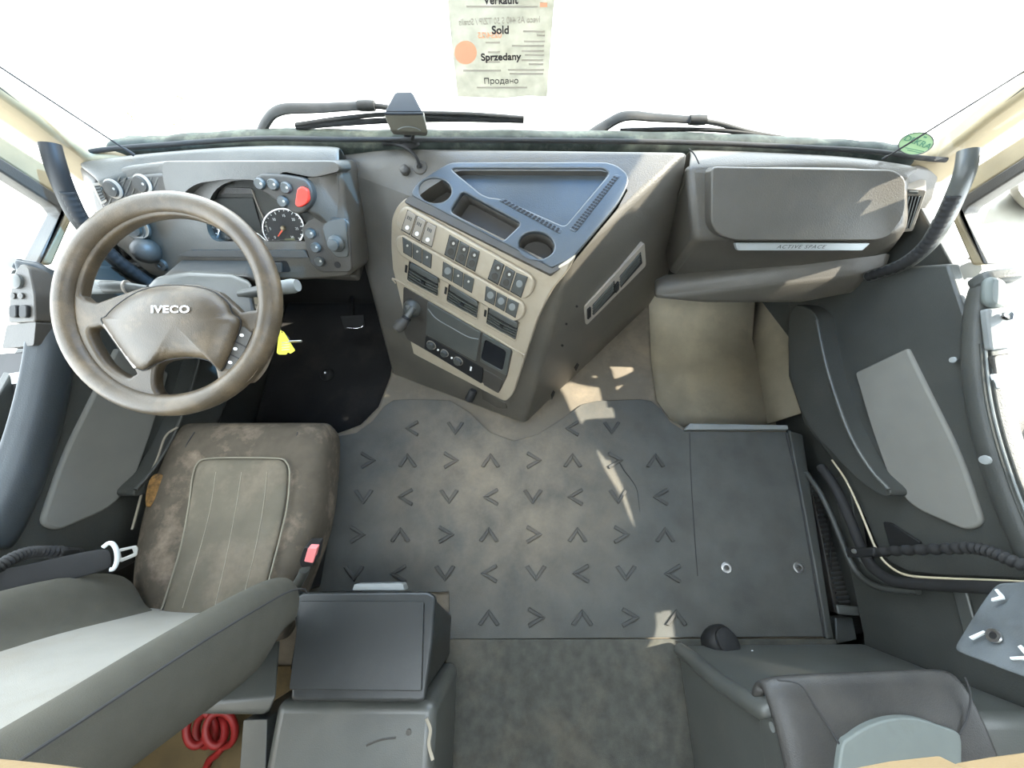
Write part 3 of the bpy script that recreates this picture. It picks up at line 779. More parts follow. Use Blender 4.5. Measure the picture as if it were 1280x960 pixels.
# lower insert: lever well, drawer, controls, screen pocket
ext('lower_panel', rp([(504, 358), (641, 438), (634, 470), (624, 491), (508, 424), (503, 410)], 4), FP_, .003, .0085, DASHD, con, bev=.002)
tube('facia_bead', [FP_.at(x, y, .008) for x, y in [(494, 354), (503, 354), (642, 436), (652, 443), (654, 452)]], .0026, SILVER, con, res=8)
dr = ext('ash_drawer', rp([(534, 377), (601, 416), (595, 452), (532, 418)], 2), FP_, .005, .013, GREY, con, bev=.002)
tube('drawer_lip', [FP_.at(x, y, .0135) for x, y in [(535, 386), (545, 398), (565, 410), (585, 421), (598, 424)]], .0016, GREYL, dr, res=6)
ext('lighter_panel', rp([(532, 420), (604, 461), (602, 480), (530, 436)], 2), FP_, .005, .012, BLACK, con, bev=.001)
for c in ((539.5, 431, 4.6), (556, 441, 4), (573, 451, 4.8)):
    M = FP_.frame(c[0], c[1], .011)
    sc_ = (FP_.at(c[0] + 1, c[1], .011) - M.translation).length
    kn = lathe('rotary_knob', [(c[2] * sc_, 0), (c[2] * sc_, .004), (c[2] * sc_ * .8, .013), (.001, .0135)], M, GREY, con, res=18)
    lathe('knob_ring', [(c[2] * sc_ * 1.15, 0), (c[2] * sc_ * 1.15, .0025), (c[2] * sc_ * .9, .003)], M, SILVD, kn, res=18)
exts('panel_print', [[(588, 458), (590, 459), (589, 464), (587, 463)], [(547, 436), (549, 437), (548, 439), (546, 438)], [(564, 446), (566, 447), (565, 449), (563, 448)]], FP_, .011, .0126, WHITE, con)
pk_ = plate('pocket_bezel', rp([(603, 417), (639, 438), (633, 470), (600, 452)], 2), [rp([(606, 424), (633, 439), (628, 464), (600.5, 449)], 4)], FP_, .005, .0125, GREY, con, bev=.0015, ref=(603, 417))
ext('pocket_opening', rp([(605, 423), (634, 438), (629, 465), (600, 450)], 4), FP_, .006, .0092, GLOSS, pk_)
ext('blank_panel', rp([(605, 462), (629, 475), (623, 492), (604, 481)], 2), FP_, .005, .011, DASHD, con, bev=.001)
# drive lever on its round boot
lvb = lathe('lever_boot', [(.030, 0), (.030, .012), (.022, .024), (.016, .03), (.001, .031)], FP_.frame(517, 384, .008), GREY, con)
p0, p1, p2 = FP_.at(517, 384, .03), FP_.at(509, 396, .055), FP_.at(500, 410, .085)
lv = tube('drive_lever', [p0, p1], .011, GREY, con, n=2)
lv['label'] = 'dark lever with a ball grip'
lathe('lever_collar', [(.013, 0), (.015, .003), (.015, .008), (.012, .010)], axisM(p1, p2 - p1), BLACK, lv)
lathe('lever_grip', [(.010, -.012), (.017, 0), (.020, .014), (.020, .026), (.015, .038), (.001, .042)], axisM(p1 * .6 + p2 * .4, (p2 - p1).normalized() + V((-.25, 0, 0))), DASHD, lv)
# knob under the facia
kb = lathe('lower_knob', [(.013, 0), (.015, .004), (.017, .03), (.017, .042), (.012, .046), (.001, .047)], axisM(pz(592, 488, .10), pz(583, 506, .055) - pz(592, 488, .10)), BLACK, con)
ext('lower_sill', rp([(505, 430), (514, 434), (632, 504), (634, 512), (622, 511), (508, 442)], 3), FP_, -.03, -.004, DASHD, con, bev=.004)

# ================================================================ instrument binnacle
BP = Plane(pz(215, 325, .52), pz(400, 335, .52), pz(300, 222, .70))
ins_ = thing('instrument_panel', BP.at(300, 280), 'hooded instrument panel with two round gauges behind the steering wheel', 'instrument panel')
bo = rp([(110, 228), (150, 208), (205, 201), (420, 201), (427, 216), (442, 346), (375, 351), (300, 347), (190, 349), (160, 320), (132, 297), (116, 262)], [8, 14, 8, 8, 10, 14, 10, 10, 18, 12, 10, 10])
opening = rp([(222, 262), (231, 242), (248, 231), (285, 226), (318, 227), (334, 234), (352, 256), (372, 275), (388, 298), (382, 312), (232, 312), (222, 296)], [16, 12, 12, 12, 10, 8, 8, 10, 10, 6, 14, 14])
cut = ext('cutter', opening, BP, -.05, .1, DASH)
bd = ext('binnacle_body', bo, BP, -.13, 0, DASH, ins_, bev=.012, seg=4)
carve(bd, [cut])
# hood brim
hood = rp([(203, 202), (420, 202), (425, 214), (392, 222), (352, 214), (338, 231), (318, 225), (285, 224), (246, 229), (229, 241), (219, 264), (210, 250), (203, 222)], [6, 6, 6, 10, 8, 4, 8, 8, 10, 10, 2, 8, 8])
ext('hood', hood, BP, -.04, .035, DASH, ins_, bev=.010, seg=4)
CP = BP
cl = ext('cluster_face', [(218, 224), (392, 224), (394, 316), (218, 316)], BP, -.052, -.022, SCREEN, ins_)
ext('upper_display', rp([(263, 233), (315, 235), (318, 243), (268, 243)], 3), BP, -.024, -.020, DASHD, cl, bev=.001)
ext('centre_display', rp([(262, 247), (316, 247), (327, 287), (282, 289)], 2), BP, -.024, -.019, DISP, cl, bev=.001)
tube('display_frame', [BP.at(x, y, -.020) for x, y in [(252, 233), (258, 243), (264, 262), (274, 290)]], .002, SILVD, cl, res=6)
tube('display_frame', [BP.at(x, y, -.020) for x, y in [(315, 237), (322, 256), (331, 276), (336, 290)]], .002, SILVD, cl, res=6)
def gauge(name, cx, cy, rx, ry, rot, na, nl, lab, nums):
    gz = -.019
    g_ = ext(name, el(cx, cy, rx, ry, rot, 32), BP, -.023, gz, DIAL, ins_, bev=.001)
    g_['label'] = lab
    tube('gauge_ring', [BP.at(x, y, gz + .002) for x, y in el(cx, cy, rx, ry, rot, 36)], .0028, STEEL, g_, n=1, res=6, closed=True)
    tk = []
    for k in range(21):
        a = math.radians(130 + 280 * k / 20)
        ca, sa = math.cos(a), math.sin(a)
        r0 = .80 if k % 4 == 0 else .87
        w_ = .018
        tk.append([(cx + rx * (r * ca - w * sa), cy + ry * (r * sa + w * ca)) for r, w in ((r0, -w_), (.94, -w_), (.94, w_), (r0, w_))])
    exts('gauge_ticks', tk, BP, gz, gz + .0006, WHITE, g_)
    for k, n_ in enumerate(nums):
        a = math.radians(130 + 280 * k / (len(nums) - 1))
        text('gauge_number', n_, cx + rx * .64 * math.cos(a), cy + ry * .64 * math.sin(a), 3.2, BP, gz + .0004, WHITE, g_, depth=.0002)
    a = math.radians(na)
    px_, py_ = cx + nl * rx * math.cos(a), cy + nl * ry * math.sin(a)
    d_ = (-math.sin(a) * 1.0, math.cos(a) * 1.0)
    ext('needle', [(cx + d_[0] * 1.3, cy + d_[1] * 1.3), (px_ + d_[0] * .6, py_ + d_[1] * .6), (px_ - d_[0] * .6, py_ - d_[1] * .6), (cx - d_[0] * 1.3, cy - d_[1] * 1.3)], BP, gz + .003, gz + .005, NEED, g_)
    M = BP.frame(cx, cy, gz)
    lathe('needle_hub', [(.0065, 0), (.0065, .005), (.004, .0075), (.0005, .008)], M, CREAM, g_, res=14)
    ext('odometer_window', rp([(cx + 1, cy + ry * .55), (cx + rx * .52, cy + ry * .52), (cx + rx * .58, cy + ry * .78), (cx + 2, cy + ry * .80)], 1), BP, gz, gz + .0008, LCD, g_)
gauge('gauge', 246, 283, 29, 26, 20, 118, .50, 'left round gauge with a short red needle', ['0', '20', '40', '60', '80', '100', '120'])
gauge('gauge', 354.5, 285, 26, 24, 20, 122, .52, 'right round gauge with a short red needle', ['0', '5', '10', '15', '20', '25', '30'])
fg = ext('fuel_gauge', rp([(309, 300), (314, 291.5), (322, 291), (334, 302), (332, 306), (314, 306)], [4, 5, 5, 4, 2, 3]), BP, -.023, -.018, DIAL, ins_, bev=.001)
tube('gauge_ring', [BP.at(x, y, -.017) for x, y in rp([(309, 300), (314, 291.5), (322, 291), (334, 302), (332, 306), (314, 306)], [4, 5, 5, 4, 2, 3])], .0018, STEEL, fg, n=1, res=6, closed=True)
ext('needle', [(321, 300), (312, 299), (312, 301.5), (321, 303)], BP, -.017, -.014, NEED, fg)
lathe('needle_hub', [(.0055, 0), (.0055, .005), (.001, .006)], BP.frame(320.5, 301, -.018), CREAM, fg, res=12)
ext('cluster_lens', [(222, 226), (390, 226), (390, 312), (222, 312)], BP, -.012, -.011, LENS, ins_)
for c in ((280, 308), (339, 307.5)):
    lathe('trip_button', [(.004, 0), (.004, .014), (.001, .015)], BP.frame(*c, -.02), BLACK, ins_, res=10)
# ledge with a shallow slot below the cluster
ext('lower_ledge', rp([(236, 313), (380, 313), (386, 322), (366, 322), (235, 321), (222, 320)], 3), BP, -.02, .012, DASHD, ins_, bev=.003)
ext('coin_slot', rp([(262, 327), (358, 326), (364, 340), (262, 341)], 4), BP, -.02, .0015, BLACK, ins_)
ext('slot_cover', rp([(270, 329), (352, 328), (352, 341), (270, 341)], 2), BP, 0, .006, DASHD, ins_, bev=.002)
# right pod with round buttons and the red hazard button
pod = ext('button_pod', rp([(318, 221), (326, 217), (352, 218), (384, 224), (392, 244), (388, 258), (376, 268), (366, 267), (340, 247), (320, 235)], [8, 8, 10, 12, 10, 8, 6, 8, 14, 8]), BP, 0, .050, DASHD, ins_, bev=.006, seg=4)
for c in ((326, 229.5), (342.5, 230.5), (358.5, 234.5), (354.5, 251.5)):
    b_ = lathe('round_button', [(.0135, 0), (.0135, .006), (.011, .010), (.0005, .0095)], BP.frame(*c, .049), GREY, pod, res=18)
    lathe('button_symbol', [(.003, 0), (.003, .0006), (.0005, .0007)], BP.frame(c[0], c[1], .0595), PRINT, b_, res=8)
hz = ext('hazard_button', rp([(371, 236), (376, 233), (384, 237), (386, 250), (382, 256), (373, 260), (368, 256)], 4), BP, .045, .060, RED, pod, bev=.005, seg=3)
hz['label'] = 'large red hazard button'
# block to the right of the pod
hull('side_block', [BP.at(392, 222, .03), BP.at(420, 202, .01), BP.at(428, 216, -.02), BP.at(432, 300, -.02), BP.at(398, 268, .03), BP.at(380, 262, .03), BP.at(420, 202, -.1), BP.at(434, 300, -.1), BP.at(380, 224, .03)], DASH, ins_, bev=.010, seg=4)
# lower right switch plate
lp = ext('switch_plate', rp([(376, 285), (390, 272), (404, 270), (436, 275), (440, 340), (400, 341), (388, 330)], [5, 8, 8, 8, 6, 8, 6]), BP, 0, .010, DASHD, ins_, bev=.003)
for c in ((389, 291.5), (395.5, 309), (400.5, 326.5)):
    b_ = lathe('round_button', [(.0135, 0), (.0135, .006), (.011, .010), (.0005, .0095)], BP.frame(*c, .009), GREY, lp, res=18)
    lathe('button_symbol', [(.003, 0), (.003, .0006), (.0005, .0007)], BP.frame(c[0], c[1], .0195), PRINT, b_, res=8)
ext('dimmer_plate', rp([(402, 282), (412, 275), (432, 272), (436, 322), (420, 322), (408, 306)], 6), BP, .008, .014, GREY, lp, bev=.002)
dk = lathe('dimmer_knob', [(.022, 0), (.022, .008), (.014, .014), (.014, .026), (.001, .027)], BP.frame(421, 304, .013), GREY, lp)
lathe('socket_hole', [(.009, 0), (.009, .002), (.0005, .0021)], BP.frame(422, 331, .009), BLACK, lp, res=14)
# left pod: light and mirror knobs, vent, ring knob, ball
lpod = ext('left_pod', rp([(122, 238), (150, 222), (202, 216), (218, 226), (214, 256), (200, 262), (128, 262)], [10, 16, 10, 10, 10, 10, 10]), BP, 0, .018, DASHD, ins_, bev=.006)
exts('grip_texture', [[(132 + 8 * k, 262), (134 + 8 * k, 262), (150 + 8 * k, 222), (148 + 8 * k, 222)] for k in range(7)], BP, .016, .019, DASH, lpod)
for c in ((142, 236), (178.5, 230)):
    b_ = lathe('rotary_switch', [(.022, 0), (.022, .005), (.017, .008), (.017, .011), (.001, .012)], BP.frame(*c, .017), DASHD, lpod)
    lathe('switch_rim', [(.0235, 0), (.0235, .002), (.021, .003)], BP.frame(c[0], c[1], .0205), SILVD, b_)
    lathe('button_symbol', [(.003, 0), (.003, .0006), (.0005, .0007)], BP.frame(c[0], c[1], .0285), PRINT, b_, res=8)
for q in ([(115, 229), (124, 228), (134, 252), (127, 256)], [(138, 278), (152, 276), (160, 287), (143, 291)]):
    v_ = ext('end_vent', rp(q, 2), BP, .0, .020, SILVD, ins_, bev=.002)
    c = (sum(p[0] for p in q) / 4, sum(p[1] for p in q) / 4)
    q2 = [(c[0] + (x - c[0]) * .72, c[1] + (y - c[1]) * .72) for x, y in q]
    ext('vent_cavity', q2, BP, .018, .0206, BLACK, v_)
    L = lambda p, r, t: (p[0] + (r[0] - p[0]) * t, p[1] + (r[1] - p[1]) * t)
    exts('vent_slats', [[L(q2[0], q2[3], t), L(q2[1], q2[2], t), L(q2[1], q2[2], t + .10), L(q2[0], q2[3], t + .10)] for t in (.1, .3, .5, .7, .88)], BP, .020, .022, GREY, v_)
rk = lathe('ring_knob', [(.036, 0), (.036, .010), (.030, .016), (.024, .014), (.022, .020), (.012, .022), (.011, .017), (.0005, .017)], BP.frame(172, 283, .004), GREY, ins_)
lathe('knob_ring', [(.0305, 0), (.0305, .003), (.028, .003), (.028, 0)], BP.frame(172, 283, .018), SILVD, rk)
lathe('column_ball', [(.024, 0), (.033, .016), (.034, .030), (.027, .046), (.014, .056), (.001, .058)], BP.frame(192, 311, -.005), DASHD, ins_)
lathe('key_socket', [(.017, 0), (.015, .008), (.006, .009), (.005, .004), (.0005, .004)], BP.frame(203, 331, 0), DASHD, ins_)

# ================================================================ glove box
GP = Plane(pz(890, 208, .715), pz(1125, 212, .715), pz(1000, 300, .585))
gb = thing('glove_box', GP.at(990, 300), 'long blue-grey glove box with a rounded lid on the passenger side', 'glove box')
hull('glove_box_body', [GP.at(858, 206, -.004), GP.at(1132, 210, -.004), GP.at(860, 206, -.12), GP.at(1145, 212, -.12), pz(836, 343, .36), pz(1075, 349, .36), pz(1112, 318, .42), GP.at(1132, 290, -.01), GP.at(868, 300, -.01), pz(836, 345, .36) + V((0, .2, 0)), pz(1100, 349, .36) + V((0, .2, 0))], DASH, gb, bev=.018, seg=4)
ld = ext('glove_box_lid', rp([(889, 208), (1118, 212), (1133, 222), (1132, 270), (1112, 296), (1096, 301), (918, 301), (898, 294), (889, 280)], [8, 14, 10, 20, 14, 12, 18, 14, 14]), GP, -.02, .030, DASH, gb, bev=.022, seg=6)
tr_ = ext('trim_strip', rp([(919, 303.5), (1088, 304), (1078, 313), (922, 313)], 2), GP, .0, .012, TRIMS, gb, bev=.002)
ext('trim_strip_plate', rp([(923, 304.5), (1085, 305), (1077, 311.5), (925, 311.5)], 1), GP, .011, .0135, TRIMS, tr_)
text('trim_strip_lettering', 'ACTIVE SPACE', 1001, 308.6, 4.4, GP, .0137, GREY, tr_, shear=.35, spacing=1.25, sx=1.25)
hull('lower_lip', [pz(818, 352, .345), pz(832, 343, .36), pz(1078, 346, .40), pz(1114, 316, .50), pz(1104, 342, .47), pz(1064, 366, .40), pz(1000, 378, .355), pz(880, 378, .345), pz(818, 372, .345), pz(818, 371, .32), pz(880, 377, .32), pz(1000, 377, .33), pz(1064, 365, .37), pz(1104, 341, .43), pz(818, 350, .30), pz(1110, 318, .44)], DASH, gb, bev=.010, seg=4)
rv = ext('corner_vent', rp([(1132, 236), (1158, 238), (1141, 289), (1119, 291)], 3), Plane(pz(1132, 236, .66), pz(1158, 238, .67), pz(1128, 290, .55)), -.04, .006, SILVD, gb, bev=.003)
VP = Plane(pz(1132, 236, .66), pz(1158, 238, .67), pz(1128, 290, .55))
ext('vent_cavity', [(1133, 245), (1152, 246), (1138, 285), (1123, 287)], VP, .004, .0072, BLACK, rv)
exts('vent_slats', [[(1136 + 4.2 * k, 246), (1137.4 + 4.2 * k, 246), (1127.4 + 3.4 * k, 286), (1126 + 3.4 * k, 286)] for k in range(4)], VP, .006, .012, GREYL, rv)
ext('vent_slider', rp([(1136, 239.5), (1148, 240), (1147, 243), (1135, 242.5)], 1), VP, .006, .012, GREY, rv, bev=.001)

# ================================================================ steering column and wheel
WP = Plane(pt(100, 300, .80), pt(300, 300, .80), pt(200, 480, .80))
col_ = thing('steering_column', pz(240, 345, .5), 'dark steering column shroud with two control stalks behind the wheel', 'steering column')
CPn = Plane(pt(150, 330, .90), pt(320, 330, .90), pt(220, 430, .86))
hull('column_shroud', [CPn.at(*q, h) for q in ((172, 372), (196, 346), (236, 340), (290, 342), (314, 352), (320, 392), (300, 420), (170, 420)) for h in (0, -.10)] + [pz(250, 335, .42), pz(300, 345, .42), pz(240, 420, .45)], GREY, col_, bev=.015, seg=4)
prism('column_gaiter', [CPn.at(200, 345, -.02), CPn.at(310, 345, -.02), pz(318, 318, .46), pz(232, 318, .46)], (0, .02, -.08), DASHD, col_, bev=.01)
def stalk(pts, r, label, ringat):
    o = tube('stalk', pts, r, GREY, col_, rfun=lambda t: .75 + .45 * min(1, t * 1.6), res=14)
    o['label'] = label
    d = V(pts[-1]) - V(pts[-2])
    lathe('stalk_tip', [(r * 1.22, -.03), (r * 1.30, 0), (r * 1.05, .012), (r * .9, .012), (.0006, .011)], axisM(V(pts[-1]), d), GREYL, o, res=16)
    lathe('stalk_ring', [(r * 1.28, 0), (r * 1.28, .004), (r * 1.0, .004)], axisM(V(pts[-1]) - d.normalized() * .075, d), SILVD, o, res=16)
stalk([pt(185, 362, .89), pt(150, 359, .875), pt(112, 358.5, .865)], .0125, 'long left control stalk', 0)
stalk([pt(300, 368, .89), pt(335, 362, .875), pt(366, 357.5, .865)], .0125, 'short right control stalk', 0)

sw = thing('steering_wheel', WP.at(211, 380), 'large worn brownish four-spoke steering wheel', 'steering wheel')
rim = []
for k in range(72):
    a = 2 * math.pi * k / 72
    rim.append(WP.at(211 + 127.5 * math.cos(a), 380 + 126.5 * math.sin(a), 0))
tube('rim', rim, .0228, WHEEL, sw, n=1, res=16, closed=True, flatten=1.0)
arc = [(211 + 113 * math.cos(math.radians(a)), 380 + 112 * math.sin(math.radians(a))) for a in range(186, 359, 6)]
top_h = arc + [(318, 387), (300, 390), (288, 378), (272, 364), (245, 355), (205, 354), (175, 359), (140, 371), (120, 378), (106, 375)]
lslot = sm([(111, 412), (120, 409), (129, 412), (166, 461), (165, 469), (156, 471), (132, 455), (114, 426)], 3)
bot = sm([(196, 457), (210, 450), (240, 447), (260, 451), (268, 461), (271, 480), (269, 492), (259, 499), (235, 501), (210, 498), (196, 490), (192, 475)], 3)
rslot = sm([(315, 417), (325, 414), (330, 423), (327, 441), (317, 462), (306, 474), (302, 469), (306, 445)], 3)
plate('spokes', el(211, 380, 121, 120, 0, 64), [top_h, lslot, bot, rslot], WP, -.020, .007, WHEEL, sw, bev=.007, ref=(211, 380))
pad = sm([(129, 405), (133, 395), (147, 381), (172, 365), (200, 357.5), (230, 357), (255, 360.5), (272, 367.5), (285, 379), (291, 392), (301, 406), (280, 460), (270, 458), (260, 450), (235, 446.5), (210, 449.5), (195, 455), (170, 460)], 4)
def pillow(name, poly, pl, lo, hs, m, parent, c=None, wob=None):
    """domed cover: rings of the outline drawn in towards its centre"""
    n = len(poly)
    c = c or (sum(p[0] for p in poly) / n, sum(p[1] for p in poly) / n)
    vs = []; fs = []
    for sc_, h in hs:
        for x, y in poly:
            q = (c[0] + (x - c[0]) * sc_, c[1] + (y - c[1]) * sc_)
            vs.append(pl.at(q[0], q[1], h))
    R = len(hs)
    for r in range(R - 1):
        for i in range(n):
            j = (i + 1) % n
            fs.append([r * n + i, r * n + j, (r + 1) * n + j, (r + 1) * n + i])
    vs.append(pl.at(c[0], c[1], hs[-1][1] + .0005)); k = len(vs) - 1
    for i in range(n): fs.append([(R - 1) * n + i, (R - 1) * n + (i + 1) % n, k])
    return mk(name, vs, fs, m, parent)
hub = pillow('hub_pad', pad, WP, 0, [(1.0, -.01), (1.0, .008), (.985, .013), (.93, .021), (.8, .030), (.6, .036), (.35, .039), (.1, .040)], WHEEL, sw, (217, 405))
tube('hub_seam', [WP.at(x, y, .0085) for x, y in pad], .0016, BLACK, hub, n=1, res=6, closed=True)
text('hub_lettering', 'IVECO', 212.5, 387, 9.0, WP, .0405, WHITE, hub, bold=.03, sx=1.28, spacing=1.10)
bp_ = ext('button_panel', rp([(302.5, 407), (311, 414), (315, 417), (303, 444), (295, 462), (281, 461)], 2), WP, .0, .012, DASHD, sw, bev=.002)
exts('button_gap', [[(294, 426), (307.5, 433), (307, 434.5), (293.5, 427.5)], [(288, 442), (299.5, 448), (299, 449.5), (287.5, 443.5)]], WP, .011, .0126, BLACK, bp_)
for c in ((302, 419), (294, 436), (287.5, 453)):
    ext('button_mark', el(*c, 2.6, 2.0, 10, 12), WP, .011, .0128, WHITE, bp_)
bl = ext('button_panel', rp([(128, 406), (131, 403), (171, 459), (167, 461)], 1), WP, .0, .012, SILVD, sw, bev=.0015)
exts('button_mark', [[(137, 416), (139, 415), (142, 420), (140, 421)], [(150, 436), (151.5, 434), (153, 436), (151.5, 438)], [(157, 446), (159, 445), (162, 449), (160, 450)]], WP, .011, .0128, WHITE, bl)

# ignition key with its yellow tag
kt = thing('key_tag', pt(356, 428, .92), 'bright yellow paper tag with a key hanging beside the steering wheel', 'key tag')
KP = Plane(pt(352, 415, .92), pt(370, 440, .925), pt(350, 440, .90))
tg = ext('tag', rp([(349, 412), (355, 415), (369, 438), (363, 442), (360, 440), (358, 443), (349, 443), (346, 441)], 1), KP, -.001, 0, YELLOW, kt)
exts('tag_print', [[(352, 428 + 3 * k), (362, 427 + 3 * k), (362, 428 + 3 * k), (352, 429 + 3 * k)] for k in range(4)], KP, 0, .0004, INKP, tg)
tube('key', [pt(360, 427, .925), pt(377, 426.5, .925)], .0028, STEEL, kt, n=1)
lathe('key_head', [(.012, -.002), (.013, 0), (.012, .002), (.0005, .002)], axisM(pt(355, 424, .93), KP.n), BLACK, kt)
tube('key_cord', [pt(353, 416, .92), pt(346, 404, .93), pt(336, 392, .935), pt(318, 380, .93)], .0012, BLACK, kt, res=6)

# ================================================================ driver footwell things
def tofl(px, py, z): return pz(px, py, z)
fb = thing('floor_stud', pz(409, 468, -.21), 'round black floor stud with a shiny centre in the driver footwell', 'floor stud')
M = axisM(pz(409, 468, -.21), (0, 0, 1))
lathe('stud_base', [(.032, 0), (.032, .005), (.020, .016), (.012, .02), (.001, .021)], M, BLACKR, fb)
lathe('stud_pin', [(.006, .018), (.006, .024), (.001, .026)], M, CHROME, fb, res=12)
pd = thing('accelerator_pedal', pz(445, 405, -.12), 'dark floor pedal with a bright worn edge in the driver footwell', 'pedal')
hull('pedal_pad', [pz(425, 395, -.06), pz(455, 393, -.06), pz(456, 408, -.10), pz(430, 412, -.10), pz(425, 395, -.09), pz(455, 393, -.09), pz(456, 408, -.13), pz(430, 412, -.13)], BLACKR, pd, bev=.004)
tube('pedal_edge', [pz(434, 410, -.098), pz(446, 410.5, -.098), pz(453, 408, -.096), pz(453.5, 403, -.09)], .003, CHROME, pd)
tube('pedal_arm', [pz(440, 396, -.08), pz(440, 385, -.10), pz(440, 372, -.16)], .009, BLACK, pd)

# ================================================================ driver's seat
seat = thing('driver_seat', pz(285, 660, .05), 'dusty grey fabric driver seat with a light grey backrest centre', 'seat')
def crow(y, xl, xr, z, ze, zs):
    c = []
    xs = [0, .02, .06, .16, .30, .5, .70, .84, .94, .98, 1]
    dz = [zs, zs * .4 + ze * .6, ze, ze + .022, .006 + z, z, z + .006, ze + .022, ze, zs * .4 + ze * .6, zs]
    for f, q in zip(xs, dz):
        x = xl + (xr - xl) * f
        c.append(pz(x, y, q))
    return c
rows = [crow(531, 224, 414, .22, .2, .12), crow(533, 222, 415, .29, .27, .14), crow(541, 216, 417, .315, .30, .14), crow(570, 200, 415, .325, .305, .14), crow(610, 183, 412, .32, .305, .14), crow(650, 172, 407, .315, .305, .14), crow(690, 165, 394, .31, .305, .14), crow(730, 162, 378, .305, .30, .14), crow(775, 166, 362, .30, .29, .14), crow(800, 170, 356, .25, .24, .14)]
# the buried front/side skirts keep their plan position
for r in rows:
    for k in (0, -1):
        z = r[k].z; ref = r[1 if k == 0 else -2]
        r[k] = V((ref.x + (.012 if k == 0 else -.012), ref.y, z))
front = [V((p.x, rows[0][5].y - .02, .14)) for p in rows[0]]
cush = grid('seat_cushion', [front] + rows, FAB, seat, sub=2, thick=.01)
def zc(x, y):   # height of the cushion top
    f = (y - 541) / (775 - 541)
    return .336 - .016 * f
insr = []
for (y, xl, xr) in [(573, 262, 348), (577, 248, 358), (590, 242, 361), (630, 236, 358), (680, 226, 347), (730, 212, 334), (770, 200, 326)]:
    r = []
    for f in (0, .02, .12, .3, .5, .7, .88, .98, 1):
        x = xl + (xr - xl) * f
        h = .0 if f in (0, 1) or y == 573 else (.010 if f in (.02, .98) else .015)
        r.append(pz(x, y, zc(x, y) + h + .004))
    insr.append(r)
si = grid('cushion_insert', insr, FABI, seat, sub=2)
si['label'] = 'lighter worn centre panel'
for xs in ((270, 262, 246, 228), (302, 294, 282, 268), (334, 328, 316, 300)):
    tube('insert_seam', [pz(x, y, zc(x, y) + .0195) for x, y in zip(xs, (590, 640, 700, 760))], .0009, SEAM, si, res=6)
tube('insert_piping', [pz(x, y, zc(x, y) + .011) for x, y in [(199, 770), (213, 728), (227, 680), (236, 632), (241, 595), (248, 578), (262, 573), (305, 572), (348, 573), (358, 578), (362, 592), (359, 632), (348, 680), (335, 730)]], .0022, PIPL, seat, res=8)
tube('cushion_seam', [pz(x, y, .327) for x, y in [(243, 540), (232, 560), (238, 575)]], .0014, PIPE, seat, res=6)
tube('cushion_seam', [pz(x, y, .327) for x, y in [(372, 540), (366, 560), (358, 578)]], .0014, PIPE, seat, res=6)
tube('frayed_edge', [pz(x, y, .305) for x, y in [(222, 534), (207, 545), (197, 572), (188, 592), (178, 615), (171, 640), (165, 662)]], .003, SEAM, seat, res=6)
rough = sm([(186, 600), (194, 592), (203, 594), (206, 600), (198, 614), (192, 626), (183, 634), (181, 622)], 3)
ext('torn_foam', rough, zpl(.309), -.012, .006, FOAM, seat, bev=.003)['label'] = 'torn patch showing brown foam'

# backrest: horizontal profile swept upward
def brow(k):
    zl, dep, sc_ = k
    prof = [(-1.005, -.15, 0), (-.995, -.085, 1), (-.955, -.045, 1), (-.91, -.075, 1), (-.885, -.135, 0), (-.80, -.158, 0), (-.71, -.160, 0), (-.62, -.158, 0), (-.545, -.135, 0), (-.52, -.075, 1), (-.485, -.045, 1), (-.452, -.085, 1), (-.447, -.15, 0), (-.455, -.205, 0), (-.52, -.235, 0), (-.72, -.24, 0), (-.93, -.235, 0), (-.995, -.205, 0)]
    out = []
    for x, y, b in prof:
        f = (x + 1.005) / .56
        zlo = .30 + .13 * f + (.10 * f if y < -.14 and f > .75 else 0)
        z = zlo + (1.08 - zlo) * zl
        yy = y if not b else -.15 + (y + .15) * dep
        if y < -.18: yy = y + (1 - sc_) * .05
        xx = -.72 + (x + .72) * (.97 + .03 * sc_) * (1 - .16 * max(0, zl - .5) ** 1.3)
        out.append(V((xx, yy - .16 * max(0, z - .5), z)))
    return out
bk = [brow(k) for k in ((0, .25, .3), (.012, .7, .8), (.06, .98, 1), (.16, 1.05, 1), (.32, 1.0, 1), (.52, .86, 1), (.75, .55, 1), (.97, .3, 1), (1.0, .2, .6))]
br = grid('backrest', bk, FABB, seat, sub=2, close=True)
cen = []
for z in (.29, .31, .40, .55, .70, .85, 1.0, 1.06):
    cen.append([V((x, y - .16 * max(0, z - .5), z)) for x, y in ((-.895, -.138), (-.885, -.136), (-.84, -.142), (-.72, -.146), (-.60, -.142), (-.548, -.136), (-.538, -.138))])
bc = grid('backrest_centre', cen, FABL, seat, sub=2, thick=.02)
bc['label'] = 'light grey fabric centre panel'
tube('bolster_piping', [brow((t, d, 1))[11] + V((.004, .004, 0)) for t, d in ((.03, .85), (.06, .98), (.16, 1.05), (.32, 1.0), (.52, .86), (.75, .55), (.95, .3))], .002, PIPE, br, res=6)
# seat base
prism('seat_pedestal', [(-.94, -.12, .15), (-.62, -.12, .15), (-.62, .20, .15), (-.94, .20, .15)], (0, 0, -.165), BLACK, seat, bev=.01)
# buckle on its stalk
tube('buckle_stalk', [V((-.43, -.15, .16)), pz(373, 748, .27), pz(381, 712, .345)], .019, GREY, seat, rfun=lambda t: 1 - .25 * t, flatten=.7)
KB = Plane(pz(368, 712, .37), pz(390, 712, .37), pz(386, 690, .40))
bk_ = ext('belt_buckle', rp([(374, 702), (380, 684), (396, 684), (392, 708), (376, 710)], 3), KB, -.035, 0, BLACK, seat, bev=.004)
rb_ = ext('buckle_button', rp([(380, 702), (385, 685), (396, 685.5), (391, 704)], 1.5), KB, -.01, .005, REDB, bk_, bev=.003)

